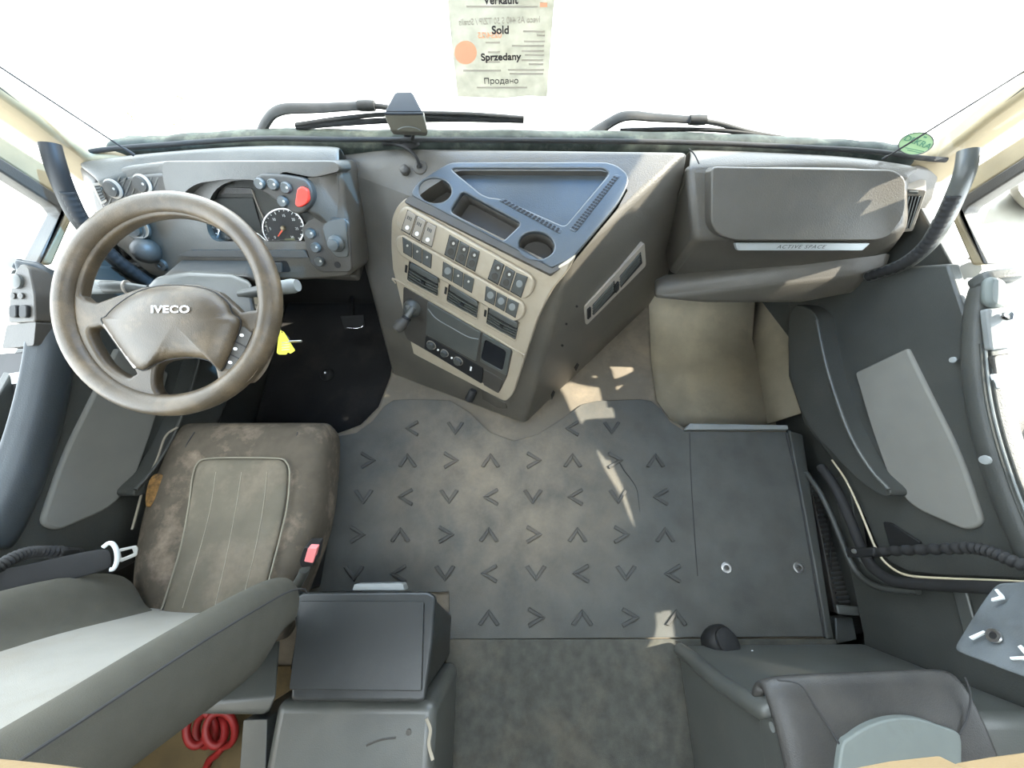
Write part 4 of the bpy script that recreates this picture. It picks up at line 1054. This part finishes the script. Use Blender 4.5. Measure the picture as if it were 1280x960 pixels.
# driver's belt with its metal tongue
sb = thing('seat_belt', pz(90, 710, .40), 'black seat belt webbing with a shiny metal tongue beside the driver seat', 'seat belt')
BLP = Plane(pxx(0, 725, -.98), pxx(140, 694, -.86), pxx(0, 745, -.97))
wb = [[pxx(-60, 716, -1.05), pxx(0, 713, -1.02), pxx(60, 699, -.97), pxx(110, 688, -.935), pxx(139, 684, -.90)],
      [pxx(-60, 735, -1.045), pxx(0, 729, -1.015), pxx(60, 716, -.965), pxx(110, 704, -.93), pxx(140, 697, -.897)],
      [pxx(-60, 756, -1.04), pxx(0, 746, -1.01), pxx(60, 732, -.96), pxx(110, 720, -.925), pxx(143, 710, -.893)]]
grid('webbing', wb, BLACKR, sb, sub=2, thick=.003)
TG = Plane(pxx(140, 684, -.895), pxx(146, 708, -.888), pxx(172, 690, -.86))
tt = plate('tongue', rp([(144, 689), (150, 686), (170, 682), (173, 686), (171, 695), (151, 703), (146, 700)], 2), [rp([(150, 690), (165, 686), (167, 692), (152, 698)], 1.5)], TG, -.004, .0, STEEL, sb, bev=.0008, ref=(144, 689))
tube('tongue_bar', [TG.at(x, y, .002) for x, y in [(129, 684), (136, 679), (142, 681), (146, 690), (146, 702), (142, 711), (137, 712)]], .0045, WHITP, sb)

# ================================================================ cool box and cabinets
cb = thing('cool_box', V((-.33, -.21, 0)), 'shiny black box with a pale latch between the driver seat and the rear cabinet', 'box')
z1, z2 = .335, .365
hull('box_body', [pz(382, 744, z1 - .02), pz(541, 744, z1 - .02), pz(540, 752, z1 - .03), V((-.19, -.305, 0)), V((-.19, -.195, 0)), V((-.46, -.305, 0)), V((-.46, -.195, 0)), pz(528, 872, z2 - .03), pz(366, 872, z2 - .03)], BOXM, cb, bev=.008, seg=4)
LP = Plane(pz(375, 750, z1), pz(530, 752, z1), pz(445, 866, z2))
lid = ext('box_lid', rp([(376, 740), (536, 739), (545, 746), (541, 800), (531, 878), (362, 877), (370, 800), (366, 752)], [8, 6, 10, 3, 8, 8, 3, 10]), LP, -.025, -.002, BOXM, cb, bev=.007, seg=4)
ext('lid_panel', rp([(375, 751), (530, 752), (527, 864), (361, 862)], 3), LP, -.004, .005, BOXM, lid, bev=.004)
lt = ext('box_latch', rp([(443, 730), (503, 729), (506, 738), (440, 738)], 2), zpl(.30), -.04, .0, GREYL, cb, bev=.003)
lt['label'] = 'pale grey latch'

cabl = thing('rear_cabinet', V((-.36, -.6, 0)), 'low blue-grey cabinet with a rounded front edge behind the black box', 'cabinet')
zt = .325
rowsx = [-.50, -.46, -.30, -.19, -.168, -.163]
Yf = -.318
hull('cabinet_body', [V((-.163, Yf, 0)), V((-.170, Yf - .002, zt)), V((-.163, -1.0, 0)), V((-.170, -1.0, zt)), V((-.53, Yf, 0)), V((-.53, Yf, zt)), V((-.53, -1.0, 0)), V((-.53, -1.0, zt))], GREY, cabl, bev=.022, seg=5)
ext('side_flap', rp([(304, 900), (334, 899), (330, 1010), (296, 1010)], 3), zpl(.27), -.2, 0, GREY, cabl, bev=.006)
tube('worn_edge', [pz(x, y, zt + .001) for x, y in [(533, 898), (538, 912), (536, 930), (541, 950)]], .004, SEAM, cabl, res=6, flatten=.5)
tube('cabinet_scuff', [pz(x, y, zt + .0005) for x, y in [(458, 932), (475, 925), (495, 922)]], .002, DASHD, cabl, res=6)
lathe('cabinet_plug', [(.006, 0), (.006, .002), (.001, .0025)], axisM(pz(511, 915, zt), (0, 0, 1)), DASHD, cabl, res=12)
# shelf under the seat side
sh = thing('seat_base_shelf', pz(290, 870, .28), 'grey moulded ledge under the driver seat beside the red cable', 'ledge')
hull('ledge', [pz(210, 892, .27), pz(330, 893, .27), pz(338, 886, .28), pz(345, 870, .28), pz(350, 800, .20), pz(250, 840, .22), pz(200, 885, .27), pz(210, 892, .23), pz(336, 892, .23), pz(350, 800, .1)], GREY, sh, bev=.012, seg=4)
box('dark_gap_block', (-.62, -.315, .0), (-.475, -.13, .10), BLACK, sh)  # solid black block stands in for the shaded gap beside the seat
# floor of the open compartment and the cable lying on it
o = prism('floor_plywood', [(-1.13, -.33, .0), (-.54, -.33, .0), (-.54, -1.1, .0), (-1.13, -1.1, .0)], (0, 0, -.01), PLY); S(o); tag(o, 'stained bare plywood floor behind the driver seat', 'floor')
pts = []
for k in range(80):
    a = k / 80 * 2 * math.pi * 3.6
    x = 242 + 44 * k / 80; y = 911
    pts.append(pz(x + 15 * math.cos(a), y + 21 * math.sin(a), .075 + .03 * math.sin(a * .5)))
pts += [pz(278, 935, .05), pz(262, 950, .02), pz(252, 975, .012)]
o = tube('cable_coil', pts, .0095, REDC, n=2, res=10); tag(o, 'coiled red cable on the plywood floor under the seat', 'cable')

# passenger bench with its seat
pb = thing('passenger_bench', V((.75, -.6, 0)), 'blue-grey bench box below the passenger seat', 'bench')
fY = -.268
hull('bench_body', [pz(846, 812, 0), pz(858, 805, 0), V((1.08, fY, 0)), pz(957, 893, .43), pz(972, 890, .44), V((1.08, -.31, .44)), V((.5, -1.0, 0)), V((.5, -1.0, .43)), V((1.08, -1.0, 0)), V((1.08, -1.0, .44))], GREY, pb, bev=.022, seg=5)
EP = Plane(pz(846, 812, 0), pz(957, 893, .43), V((.5, -1.0, 0)))
ext('end_panel', rp([(949, 900), (974, 896), (992, 990), (960, 990)], 3), EP, .0, .016, GREY, pb, bev=.004)
lathe('panel_screw', [(.008, 0), (.008, .002), (.004, .002), (.001, .001)], EP.frame(966, 909, .016), GREYL, pb, res=14)
lathe('bench_plug', [(.0055, 0), (.0055, .003), (.001, .004)], axisM(pz(941, 816, .07), (0, .6, .6)), WHITP, pb, res=12)

tube('edge_rail', [pz(851, 813, .02), pz(866, 824, .10), pz(884, 840, .19), pz(915, 863, .31), pz(955, 888, .43), pz(968, 890, .44)], .020, GREY, pb, n=6, res=12)
lug = thing('bench_knob', pz(900, 800, .03), 'round black capped knob at the front corner of the passenger bench', 'knob')
KM = axisM(pz(888, 806, .02), pz(906, 800, .10) - pz(888, 806, .02))
M = axisM(pz(900, 806, .015), (.25, .35, .9))
lathe('knob_body', [(.050, -.02), (.052, .0), (.050, .025), (.040, .036), (.001, .034)], M, BLACK, lug)
lathe('knob_cap', [(.036, .030), (.036, .042), (.030, .046), (.001, .046)], M, BLACKR, lug)

ps = thing('folding_seat', V((.65, -.4, .44)), 'folded black leather passenger seat with a blue-grey curved panel', 'seat')
prof = [(958, 857), (966, 847), (1000, 843), (1060, 841), (1130, 838), (1185, 836), (1206, 842), (1214, 858)]
p0 = [pz(x, y, .54) for x, y in prof]
pr = []
for dy, dz in ((-.03, -.05), (-.006, -.03), (.0, -.012), (-.03, .004), (-.09, .012), (-.18, .010), (-.30, .0), (-.6, -.01)):
    pr.append([V((p.x * (1 if 0 < i < 7 else 1) + 0, p.y + dy, p.z + dz - (.02 if i in (0, 7) else 0))) for i, p in enumerate(p0)])
grid('seat_cover', pr, LEATH, ps, sub=2, thick=.02)
bl_ = [(985, 862), (1010, 880), (1030, 910), (1048, 935), (1053, 960), (1055, 1010)]
tube('seat_seam', [pz(x, y, .5535) for x, y in [(972, 850), (1000, 856), (1020, 885), (1040, 915), (1052, 935)]], .0016, PIPE, ps, res=6)
tube('seat_seam', [pz(x, y, .5515) for x, y in [(1206, 846), (1213, 868), (1210, 895), (1200, 918)]], .0016, PIPE, ps, res=6)
cpv = sm([(1052, 938), (1066, 920), (1090, 906), (1120, 898), (1150, 899), (1180, 909), (1201, 920), (1203, 960), (1206, 1010), (1120, 1030), (1053, 1010)], 4)
cpn = ext('curved_panel', cpv, zpl(.552), -.01, .010, BLUEG, ps, bev=.006, seg=3)
cpn['label'] = 'blue-grey curved panel'

# ================================================================ curtain, rails
cu_ = thing('side_curtain', pxx(1245, 800, .98), 'grey cloth curtain corner with eyelets and pale stitched arrows at the right edge', 'curtain')
cg = []
for f in range(9):
    r = []
    for q in range(9):
        a, b = f / 8, q / 8
        # corners: left tip (1193,815) - top (1247,728) - right beyond frame
        top = (1247 + b * 150, 727 - b * 14 + 4 * math.sin(b * 7))
        bot = (1193 + b * 190, 815 + b * 70)
        x = top[0] + (bot[0] - top[0]) * a; y = top[1] + (bot[1] - top[1]) * a
        r.append(pxx(x, y, .86 - .06 * a + .012 * math.sin(9 * b + 3 * a) + .008 * math.sin(11 * a)))
    cg.append(r)
cs = grid('cloth', cg, CLOTH, cu_, sub=2, thick=.006)
CU = Plane(cg[4][1], cg[4][5], cg[7][3])
CU = Plane(pxx(1200, 810, .80), pxx(1248, 735, .856), pxx(1290, 850, .80))
def onc(x, y): return pxx(x, y, .81)
for c in ((1243.5, 795.5),):
    M = CU.frame(*c, .012)
    ey = lathe('eyelet', [(.0105, 0), (.0115, .002), (.0105, .004), (.006, .004), (.005, .0)], M, STEEL, cu_, res=20)
    lathe('eyelet_hole', [(.0055, .0), (.0055, .003), (.0005, .0031)], M, BLACK, ey, res=16)
for q in ([(1243, 737), (1246, 736), (1253, 744), (1254, 748), (1249, 749), (1239, 751), (1239, 748), (1249, 745)], [(1211, 796), (1229, 788), (1232, 790), (1214, 799)], [(1272, 808), (1276, 806), (1290, 822), (1290, 824), (1263, 824), (1262, 821), (1282, 820)]):
    ext('stitched_arrow', q, CU, .010, .0135, WHITP, cu_)

for s in (-1, 1):
    side = 'passenger' if s > 0 else 'driver'
    M_ = (lambda q: q) if s > 0 else (lambda q: [(1280 - x, y) for x, y in q])
    x0 = 1.0 * s
    pts = [(1062, 690), (1090, 690), (1130, 688), (1180, 686), (1215, 685), (1238, 690), (1262, 700), (1300, 716), (1350, 745)] if s > 0 else [(98, 692), (75, 690), (50, 690), (32, 692), (12, 700), (-14, 716), (-60, 745)]
    r_ = thing('rear_grab_rail', pxx(*pts[0], x0), 'black ribbed grab rail on the side wall beside the %s' % ('grey curtain' if s > 0 else 'driver seat belt'), 'grab rail', 'grab rails behind the doors')
    rp_ = cr([pxx(x, y, x0) for x, y in pts], 16)
    N = len(rp_)
    tube('rail', rp_, .0115, BLACKR, r_, n=1, res=12, rfun=lambda t: 1 + (.16 * math.sin(t * 150) if .14 < t < .95 else 0))
    ext('rail_bracket', [(pts[0][0] - 4, pts[0][1] - 6), (pts[0][0] + 30 * s, pts[0][1] - 5), (pts[0][0] + 30 * s, pts[0][1] + 6), (pts[0][0] - 4, pts[0][1] + 7)] if s > 0 else [(pts[0][0] + 4, pts[0][1] - 6), (pts[0][0] + 4, pts[0][1] + 7), (pts[0][0] - 20, pts[0][1] + 6), (pts[0][0] - 20, pts[0][1] - 5)], Plane(V((x0, 0, 0)), V((x0, 1, 0)), V((x0, 0, 1))), -.015, .014, BLACK, r_, bev=.004)
    if s > 0:
        lathe('rail_bolt', [(.007, 0), (.006, .004), (.001, .005)], axisM(pxx(1068, 689, .985), (-1, 0, .2)), STEEL, r_, res=12)
    # handle on the A pillar
    if s > 0: hp2 = [pxx(1211, 188, 1.03), pxx(1206, 215, 1.03), pxx(1194, 245, 1.04), pxx(1178, 278, 1.05), pxx(1158, 308, 1.06), pxx(1128, 331, 1.06), pxx(1088, 345, 1.07)]
    else: hp2 = [pxx(62, 180, -1.03), pxx(70, 208, -1.03), pxx(82, 240, -1.04), pxx(98, 272, -1.05), pxx(118, 298, -1.06), pxx(145, 325, -1.06), pxx(182, 352, -1.06)]
    h_ = thing('pillar_grab_handle', hp2[-1], 'long curved grab handle from the %s windscreen pillar down to the dashboard end' % side, 'grab handle', 'pillar grab handles')
    tube('handle_bar', hp2, .021, GREY if s > 0 else BLACK, h_, n=8, res=14, flatten=.8)
    tube('handle_grip', [p + V((-.012 * s, -.006, .006)) for p in hp2[2:]], .013, BLACKR, h_, n=14, res=10, rfun=lambda t: 1 + .10 * math.sin(t * 120))

# ================================================================ chevron mat
mt = thing('floor_mat', V((.2, .15, 0)), 'dusty black rubber floor mat moulded with rows of chevrons', 'floor mat')
mo = [(418, 546), (445, 541), (466, 526), (480, 508), (492, 500), (510, 499), (562, 500), (588, 516), (612, 540), (642, 551), (672, 543), (704, 522), (728, 505), (746, 501), (800, 499), (814, 501), (826, 511), (838, 527), (856, 539), (985, 540), (1004, 623), (1033, 796), (562, 799), (561, 740), (470, 742), (340, 744), (330, 640), (330, 560)]
top = [pz(x, y, 0) for x, y in mo]
vs, fs = ngon_prism(top, [p - V((0, 0, .011)) for p in top])
sheet = mk('mat_sheet', vs, fs, MATM, mt, bev=.0022)
chev = []
def V_(cx, cy, d, s=1.0):
    L = 12.5 * s; Wd = 7.5 * s; t = 3.0 * s
    # '<' pointing left in local frame: tip at (-Wd/2,0)
    arms = []
    for sg in (1, -1):
        q = [(-7.4 * s, 0), (6.2 * s, -9.2 * s * sg), (7.6 * s, -5.9 * s * sg), (-2.2 * s, 0.0)]
        arms.append(q)
    out = []
    for q in arms:
        o_ = []
        for x, y in q:
            if d == '<': X, Y = x, y
            elif d == '>': X, Y = -x, y
            elif d == '^': X, Y = y, x
            else: X, Y = y, -x
            o_.append((cx + X, cy + Y * .93))
        out.append(o_)
    return out
rowsC = [(535, [(514, '<'), (569, 'v'), (715, '<'), (765, 'v')], .78),
 (575, [(460, '>'), (509, '^'), (564, '>'), (613, '^'), (668, '>'), (716, '^'), (770, '>'), (820, '^')], .86),
 (621, [(454, 'v'), (506, '<'), (561, 'v'), (613, '<'), (666, 'v'), (719, '<'), (773, 'v'), (826, '<')], .88),
 (668, [(447, '>'), (500, '^'), (558, '>'), (611, '^'), (668, '>'), (722, '^'), (778, '>'), (832, '^')], .91),
 (717, [(442, 'v'), (497, '<'), (556, 'v'), (611, '<'), (670, 'v'), (726, '<'), (783, 'v'), (841, '<')], .95),
 (772, [(611, '^'), (671, '>'), (728, '^'), (789, '>'), (846, '^')], 1.0)]
for y, lst, s in rowsC:
    for x, d in lst: chev += V_(x, y, d, s * 1.52)
join_into(sheet, exts('raised_marking', chev, ZP0, -.002, .006, MATC, mt))
tube('mat_seam', [pz(x, y, .0004) for x, y in [(862, 541), (864, 600), (869, 680), (872, 720)]], .0013, BLACK, mt, res=6)
tube('mat_crease', [pz(x, y, .001) for x, y in [(760, 566), (770, 572), (780, 588), (788, 598), (796, 612), (800, 640)]], .0028, BLACK, mt, res=6, rfun=lambda t: 1 - .8 * t)
tube('mat_groove', [pz(x, y, .001) for x, y in [(982, 541), (1000, 622), (1030, 796)]], .0022, BLACK, mt, res=6)
for x in (908, 998):
    b_ = thing('mat_fastener', pz(x, 709.5, 0), 'round steel fastener in the mat, %s' % ('the inner one of two, further from the step' if x < 950 else 'the outer one of two, next to the step'), 'fastener', 'steel fasteners in the mat')
    M = axisM(pz(x, 709.5, 0), (0, 0, 1))
    lathe('washer', [(.0165, 0), (.0165, .002), (.013, .0035), (.009, .002), (.001, .002)], M, STEEL, b_)
    lathe('screw_head', [(.0075, .001), (.0075, .005), (.004, .0055), (.003, .003), (.0005, .003)], M, DASHD, b_, res=16)

# ================================================================ toll unit on the windscreen, its cable
TOLL = mat('toll_box_grey', (.10, .095, .075), .6, spec=.25)
tu = thing('windscreen_unit', TP.at(508, 180, .01), 'small grey and black box standing at the windscreen base', 'electronic box')
T0, T1 = 1.0, .93
hull('unit_body', [pyy(x, y, q) for x, y, q in ((480, 143, .93), (529, 143, .93), (488, 163, .93), (535, 166, .93), (480, 140, .99), (530, 140, .99), (492, 168, .95), (533, 170, .95), (492, 166, .99), (534, 166, .99))], TOLL, tu, bev=.004)
hull('unit_top', [pyy(x, y, q) for x, y, q in ((481, 140, .932), (528, 140, .932), (493, 117, .985), (516, 116, .985), (482, 142, .99), (529, 142, .99), (495, 115, .998), (515, 115, .998))], BLACKR, tu, bev=.004)
tube('unit_seam', [pyy(x, y, .9295) for x, y in ((481, 142), (504, 142.2), (529, 142))], .003, BLACKR, tu)
tube('unit_arc', [pyy(x, y, .9285) for x, y in ((497, 162), (504, 159), (512, 158.5), (520, 160), (526, 163))], .0012, GREYL, tu, res=6)
lathe('unit_foot', [(.03, 0), (.026, .006), (.012, .012), (.010, .05), (.001, .05)], axisM(TP.at(512, 178, .0), V((0, .1, 1))), BLACK, tu)
cbp = [pyy(517, 166, .955), TP.at(514, 174, .02), TP.at(500, 178, .016), TP.at(479, 180, .012), TP.at(492, 180, .012), TP.at(508, 185, .022), TP.at(520, 196, .022), TP.at(525, 209, .004)]
o = tube('unit_cable', cbp, .0042, BLACKR, n=8); tag(o, 'thin black cable looping from the small windscreen box into the dashboard', 'cable')
gr = lathe('cable_grommet', [(.019, 0), (.018, .003), (.009, .005), (.008, .002), (.0005, .002)], TP.frame(525.5, 209.5, 0), DASHD); tag(gr, 'round black grommet where the thin cable enters the dashboard top', 'grommet')

# ================================================================ sold sign, round sticker on the glass
sg_ = thing('sold_sign', WSP.at(630, 100, .006), 'white paper sold sign in several languages hanging on the windscreen', 'sign')
ph = .006
pg = ext('paper', [(555, -40), (697, -40), (691, 25), (684, 121), (660, 120), (630, 123), (600, 122), (572, 121), (565, 60)], WSP, ph - .0006, ph, PAPER, sg_)
hi = ph + .0016
for body, x, y, sz, dy in (('Verkauft', 626, 0.5, 10.5, -.015), ('Sold', 625.5, 38, 10, -.012), ('Sprzedany', 626, 71.5, 9, -.02)):
    text('sign_lettering', body, x, y, sz, WSP, hi, INK, sg_, dy=dy, bold=.03 if body[0] in 'VS' else 0)
for body, x, y, sz, al in (('Прода', 636.5, 101.5, 7.2, 'RIGHT'), ('H', 639.4, 102.0, 5.3, 'CENTER'), ('о', 642.2, 101.4, 7.2, 'LEFT')):
    text('sign_lettering', body, x, y, sz, WSP, hi, INK, sg_, dy=-.012, align=al)
text('sign_showthrough', 'Iveco AS 440 S 50 TZ/P / Stralis', 624, 26.5, 8.2, WSP, hi - .0002, INKP, sg_, flip=True, dy=-.04, sx=.78, bold=.006)
text('sign_showthrough', '0254/25', 612, 44.5, 7.2, WSP, hi - .0002, ORNG, sg_, flip=True, dy=-.01, bold=.02)
ext('sign_sticker', el(582, 66, 14, 14.5, 0, 28), WSP, ph, hi - .0006, ORNG, sg_)
exts('sign_fineprint', [[(x0, y0), (x1, y0), (x1, y0 + 1.6), (x0, y0 + 1.6)] for x0, x1, y0 in ((583, 672, 8), (654, 681, 39), (671, 681, 44), (655, 681, 51.5), (640, 680, 57), (607, 625, 53), (652, 680, 63.5), (656, 680, 68.5), (610, 625, 65), (652, 679, 75), (661, 679, 80), (606, 625, 77), (579, 626, 88), (635, 680, 87), (637, 679, 92), (596, 659, 109))], WSP, ph, hi - .0002, INKP, sg_)
exts('sign_flag', [[(675, 4), (684, 4), (684, 9), (675, 9)]], WSP, ph, hi - .0002, ORNG, sg_)
DKP = Plane(pt(1122, 182, .985), pt(1166, 178, .945), pt(1145, 165, .955))
dk_ = thing('round_sticker', DKP.at(1145, 180), 'oval green inspection sticker on the right corner of the windscreen', 'sticker')
ext('sticker_disc', el(1145, 179.5, 22.5, 14, -10, 32), DKP, -.001, 0, GREEN, dk_)
tube('sticker_rim', [DKP.at(x, y, .0006) for x, y in el(1145, 179.5, 22.2, 13.7, -10, 40)], .0012, GREY, dk_, n=1, res=6, closed=True)
text('sticker_lettering', 'DEKRA', 1147, 178, 6.5, DKP, .0008, DGREEN, dk_, dx=1, dy=.38, bold=.02, sx=1.15)
exts('sticker_print', [[(1131, 184), (1155, 189), (1155, 190), (1131, 185)], [(1134, 187), (1152, 191), (1152, 192), (1134, 188)], [(1155, 170), (1159, 171), (1158, 173), (1154, 172)]], DKP, 0, .0008, DGREEN, dk_)

# ================================================================ outside: cowl, wipers, mirror
cw = thing('windscreen_cowl', V((0, 1.08, .68)), 'weathered dark cowl strip outside along the windscreen base', 'cowl')
cr_ = []
for dy, dz, yo in ((.022, -.05, 0), (.026, -.012, 0), (.04, -.006, -2), (.075, -.012, -4), (.09, -.06, -4)):
    cr_.append([V((p.x * 1.01, p.y + dy, p.z + dz + .003 * math.sin(i * 2.3))) for i, p in enumerate(cr([(q.x, q.y, q.z) for q in bp[1:-1]], 5))])
grid('cowl_strip', cr_, COWL, cw, sub=1, thick=.01)
tube('screen_seal', [p + V((0, .015, .002)) for p in bp], .006, BLACKR, cw)
for x in (583, 640, 700, 760):
    lathe('cowl_clip', [(.012, 0), (.010, .006), (.001, .008)], axisM(pyy(x, 169, 1.06), (0, -.3, 1)), COWL, cw, res=12)
def wiper(label, arm, joint, blade, yb):
    w_ = thing('windscreen_wiper', pyy(*arm[0]), label, 'wiper', 'windscreen wipers')
    tube('wiper_arm', [pyy(x, y, q) for x, y, q in arm], .017, WIPER, w_, rfun=lambda t: 1.1 - .45 * t, flatten=.6)
    tube('wiper_rod', [pyy(x, y, q) for x, y, q in joint], .0065, WIPER, w_)
    b_ = tube('wiper_blade', [pyy(x, y, q) for x, y, q in blade], .0045, BLACKR, w_, flatten=1.8)
    n = len(blade)
    tube('blade_bow', [pyy(x, y - 3 - 5 * math.sin(math.pi * i / (n - 1)), q) for i, (x, y, q) in enumerate(blade)], .0055, WIPER, b_)
    x, y, q = joint[0]
    lathe('wiper_hinge', [(.012, -.022), (.013, 0), (.012, .022), (.001, .023)], axisM(pyy(x, y, q), (1, 0, 0)), WIPER, w_, res=12)
wiper('windscreen wiper behind the small windscreen box, its arm rising at the driver side', [(322, 180, 1.03), (333, 152, 1.06), (352, 137, 1.06), (400, 135, 1.06), (455, 132, 1.05)], [(458, 132, 1.05), (482, 134, 1.05), (520, 143, 1.05), (560, 148, 1.05)], [(370, 159, 1.04), (430, 154, 1.045), (500, 150, 1.05), (580, 149, 1.05), (655, 150.5, 1.05)], 0)
wiper('windscreen wiper lying right of the sold sign, above the glove box', [(728, 177, 1.03), (755, 158, 1.06), (782, 145, 1.06), (820, 147, 1.06), (868, 150, 1.05)], [(872, 150, 1.05), (900, 155, 1.05), (940, 166, 1.04), (980, 173, 1.03)], [(775, 166, 1.05), (840, 168, 1.05), (910, 172, 1.04), (980, 180, 1.03), (1052, 190, 1.0)], 0)

# outside mirror seen through the passenger window
mr = thing('door_mirror', pxx(1260, 290, 1.35), 'pale outside mirror housing beyond the passenger window', 'mirror')
mpl = Plane(pxx(1230, 260, 1.28), pxx(1290, 250, 1.42), pxx(1240, 330, 1.28))
pillow('mirror_housing', sm([(1217, 300), (1226, 268), (1236, 252), (1262, 240), (1296, 236), (1310, 290), (1290, 320), (1250, 326), (1226, 330)], 3), mpl, 0, [(1, -.06), (1.02, -.02), (.96, .012), (.8, .03), (.4, .04)], MIRR, mr)
pillow('mirror_head', sm([(1262, 240), (1270, 222), (1300, 205), (1340, 210), (1340, 262), (1290, 265)], 3), mpl, 0, [(1, 0), (1.02, .04), (.95, .07), (.7, .085), (.3, .09)], MIRR, mr)
tube('mirror_arm', [mpl.at(1222, 326, .0), mpl.at(1214, 332, -.02), pxx(1212, 338, 1.13)], .02, MIRR, mr)
lathe('mirror_hole', [(.016, 0), (.018, .004), (.001, .005)], mpl.frame(1243, 313, .03), GREY, mr)
prism('added_upper_mirror', [V((1.34, .90, 1.62)), V((1.60, .98, 1.62)), V((1.58, 1.10, 1.62)), V((1.34, 1.04, 1.62))], (0, 0, -.66), MIRR, mr, bev=.03)  # unseen housing added to keep sun off the dash top
# driver-side mirror bracket, only its edge shows above the armrest
ml = thing('door_mirror', pxx(5, 318, -1.3), 'blue-grey outside mirror edge beyond the driver window', 'mirror')
mpl2 = Plane(pxx(0, 318, -1.25), pxx(-40, 300, -1.35), pxx(0, 335, -1.25))
pillow('mirror_housing', sm([(-30, 310), (0, 312), (18, 320), (26, 332), (20, 345), (-30, 350)], 3), mpl2, 0, [(1, -.04), (1.02, -.01), (.9, .015), (.4, .02)], GREY, ml)
tube('mirror_arm', [mpl2.at(20, 338, -.01), pxx(26, 344, -1.13)], .014, GREY, ml, n=1)

# door details
d1, d2 = D.objects['door_1'], D.objects['door_2']
ZA, ZB = ARM[-1], ARM[1]
swp = ext('switch_panel', rp([(18, 340), (26, 329), (36, 334), (43, 368), (44, 402), (10, 404), (12, 368)], 4), ZA, -.02, .020, DASHD, d1, bev=.003)
lathe('mirror_dial', [(.016, 0), (.016, .006), (.012, .009), (.001, .009)], ZA.frame(22.5, 352, .020), GREY, swp, res=20)
for c in ((18, 370), (28, 370)):
    lathe('round_switch', [(.007, 0), (.007, .004), (.001, .005)], ZA.frame(*c, .020), DASHD, swp, res=14)
for c in ((15, 389), (28, 389)):
    ext('window_switch', rp([(c[0] - 5, c[1] - 8), (c[0] + 5, c[1] - 8), (c[0] + 5, c[1] + 8), (c[0] - 5, c[1] + 8)], 4), ZA, .018, .027, BLACK, swp, bev=.002)
ext('armrest_plate', rp([(8, 406), (45, 402), (42, 432), (2, 436)], 3), ZA, -.02, .018, DASHD, d1, bev=.003)
ext('door_pull', rp([(6, 468), (30, 464), (28, 478), (2, 482)], 3), ZA, -.03, .01, WHITP, d1, bev=.004)['label'] = 'white door pull'
lathe('panel_button', [(.009, 0), (.008, .004), (.001, .005)], axisM(pxx(80, 445, -1.055), (1, 0, .4)), GREYL, d1, res=14)
ext('armrest_hollow', rp([(0, 442), (30, 440), (24, 520), (0, 560), (-40, 560), (-40, 442)], 5), ZA, -.01, .009, BLACK, d1, bev=.002)
ext('armrest_cover', rp([(1240, 344), (1256, 347), (1264, 360), (1266, 380), (1250, 386), (1237, 380), (1236, 358)], 7), ZB, -.01, .010, BLUEG, d2, bev=.008)
lathe('lock_knob', [(.011, 0), (.011, .012), (.008, .015), (.001, .015)], axisM(ZB.at(1256, 396, .012), ZB.n), CHROME, d2)
ext('armrest_plate', rp([(1234, 386), (1272, 382), (1280, 432), (1240, 438)], 4), ZB, -.01, .006, GREYL, d2, bev=.004)
ext('armrest_hollow', rp([(1242, 445), (1276, 440), (1300, 560), (1262, 552), (1250, 500)], 5), ZB, -.01, .004, DASHD, d2, bev=.002)
ext('door_pull', rp([(1246, 468), (1266, 464), (1270, 482), (1250, 486)], 3), ZB, -.01, .010, WHITP, d2, bev=.004)['label'] = 'white door pull'
lathe('panel_button', [(.008, 0), (.007, .004), (.001, .005)], axisM(pxx(1192, 450, 1.055), (-1, 0, .4)), GREYL, d2, res=14)
lathe('panel_button', [(.010, 0), (.009, .004), (.001, .005)], axisM(pxx(1232, 575, 1.0), (-1, 0, .3)), GREYL, d2, res=14)
ext('floor_lamp', rp([(1103, 652), (1112, 653), (1150, 678), (1146, 684), (1112, 684)], 3), Plane(V((1.07, 0, 0)), V((1.07, 1, 0)), V((1.07, 0, 1))), 0, .008, BLACK, d2, bev=.002)

# beige bunk edges close below the camera
for s, pl2, lab in ((-1, [(-260, 900), (0, 944), (60, 950), (118, 957), (150, 975), (150, 1100), (-260, 1100)], 'beige edge board of the bunk in the bottom left corner'),
                    (1, [(1048, 962), (1110, 950), (1172, 943), (1180, 951), (1186, 1080), (1040, 1080)], 'beige edge board of the bunk in the bottom right corner, the inner one'),
                    (1, [(1183, 951), (1230, 943), (1290, 935), (1480, 900), (1480, 1080), (1190, 1080)], 'beige edge board of the bunk in the bottom right corner, the outer one')):
    o = prism('bunk_edge', [pz(x, y, 1.13) for x, y in pl2], (0, 0, .02), BUNK, None, bev=.004, seg=3)
    tag(o, lab, 'bunk edge', 'beige bunk edge boards')
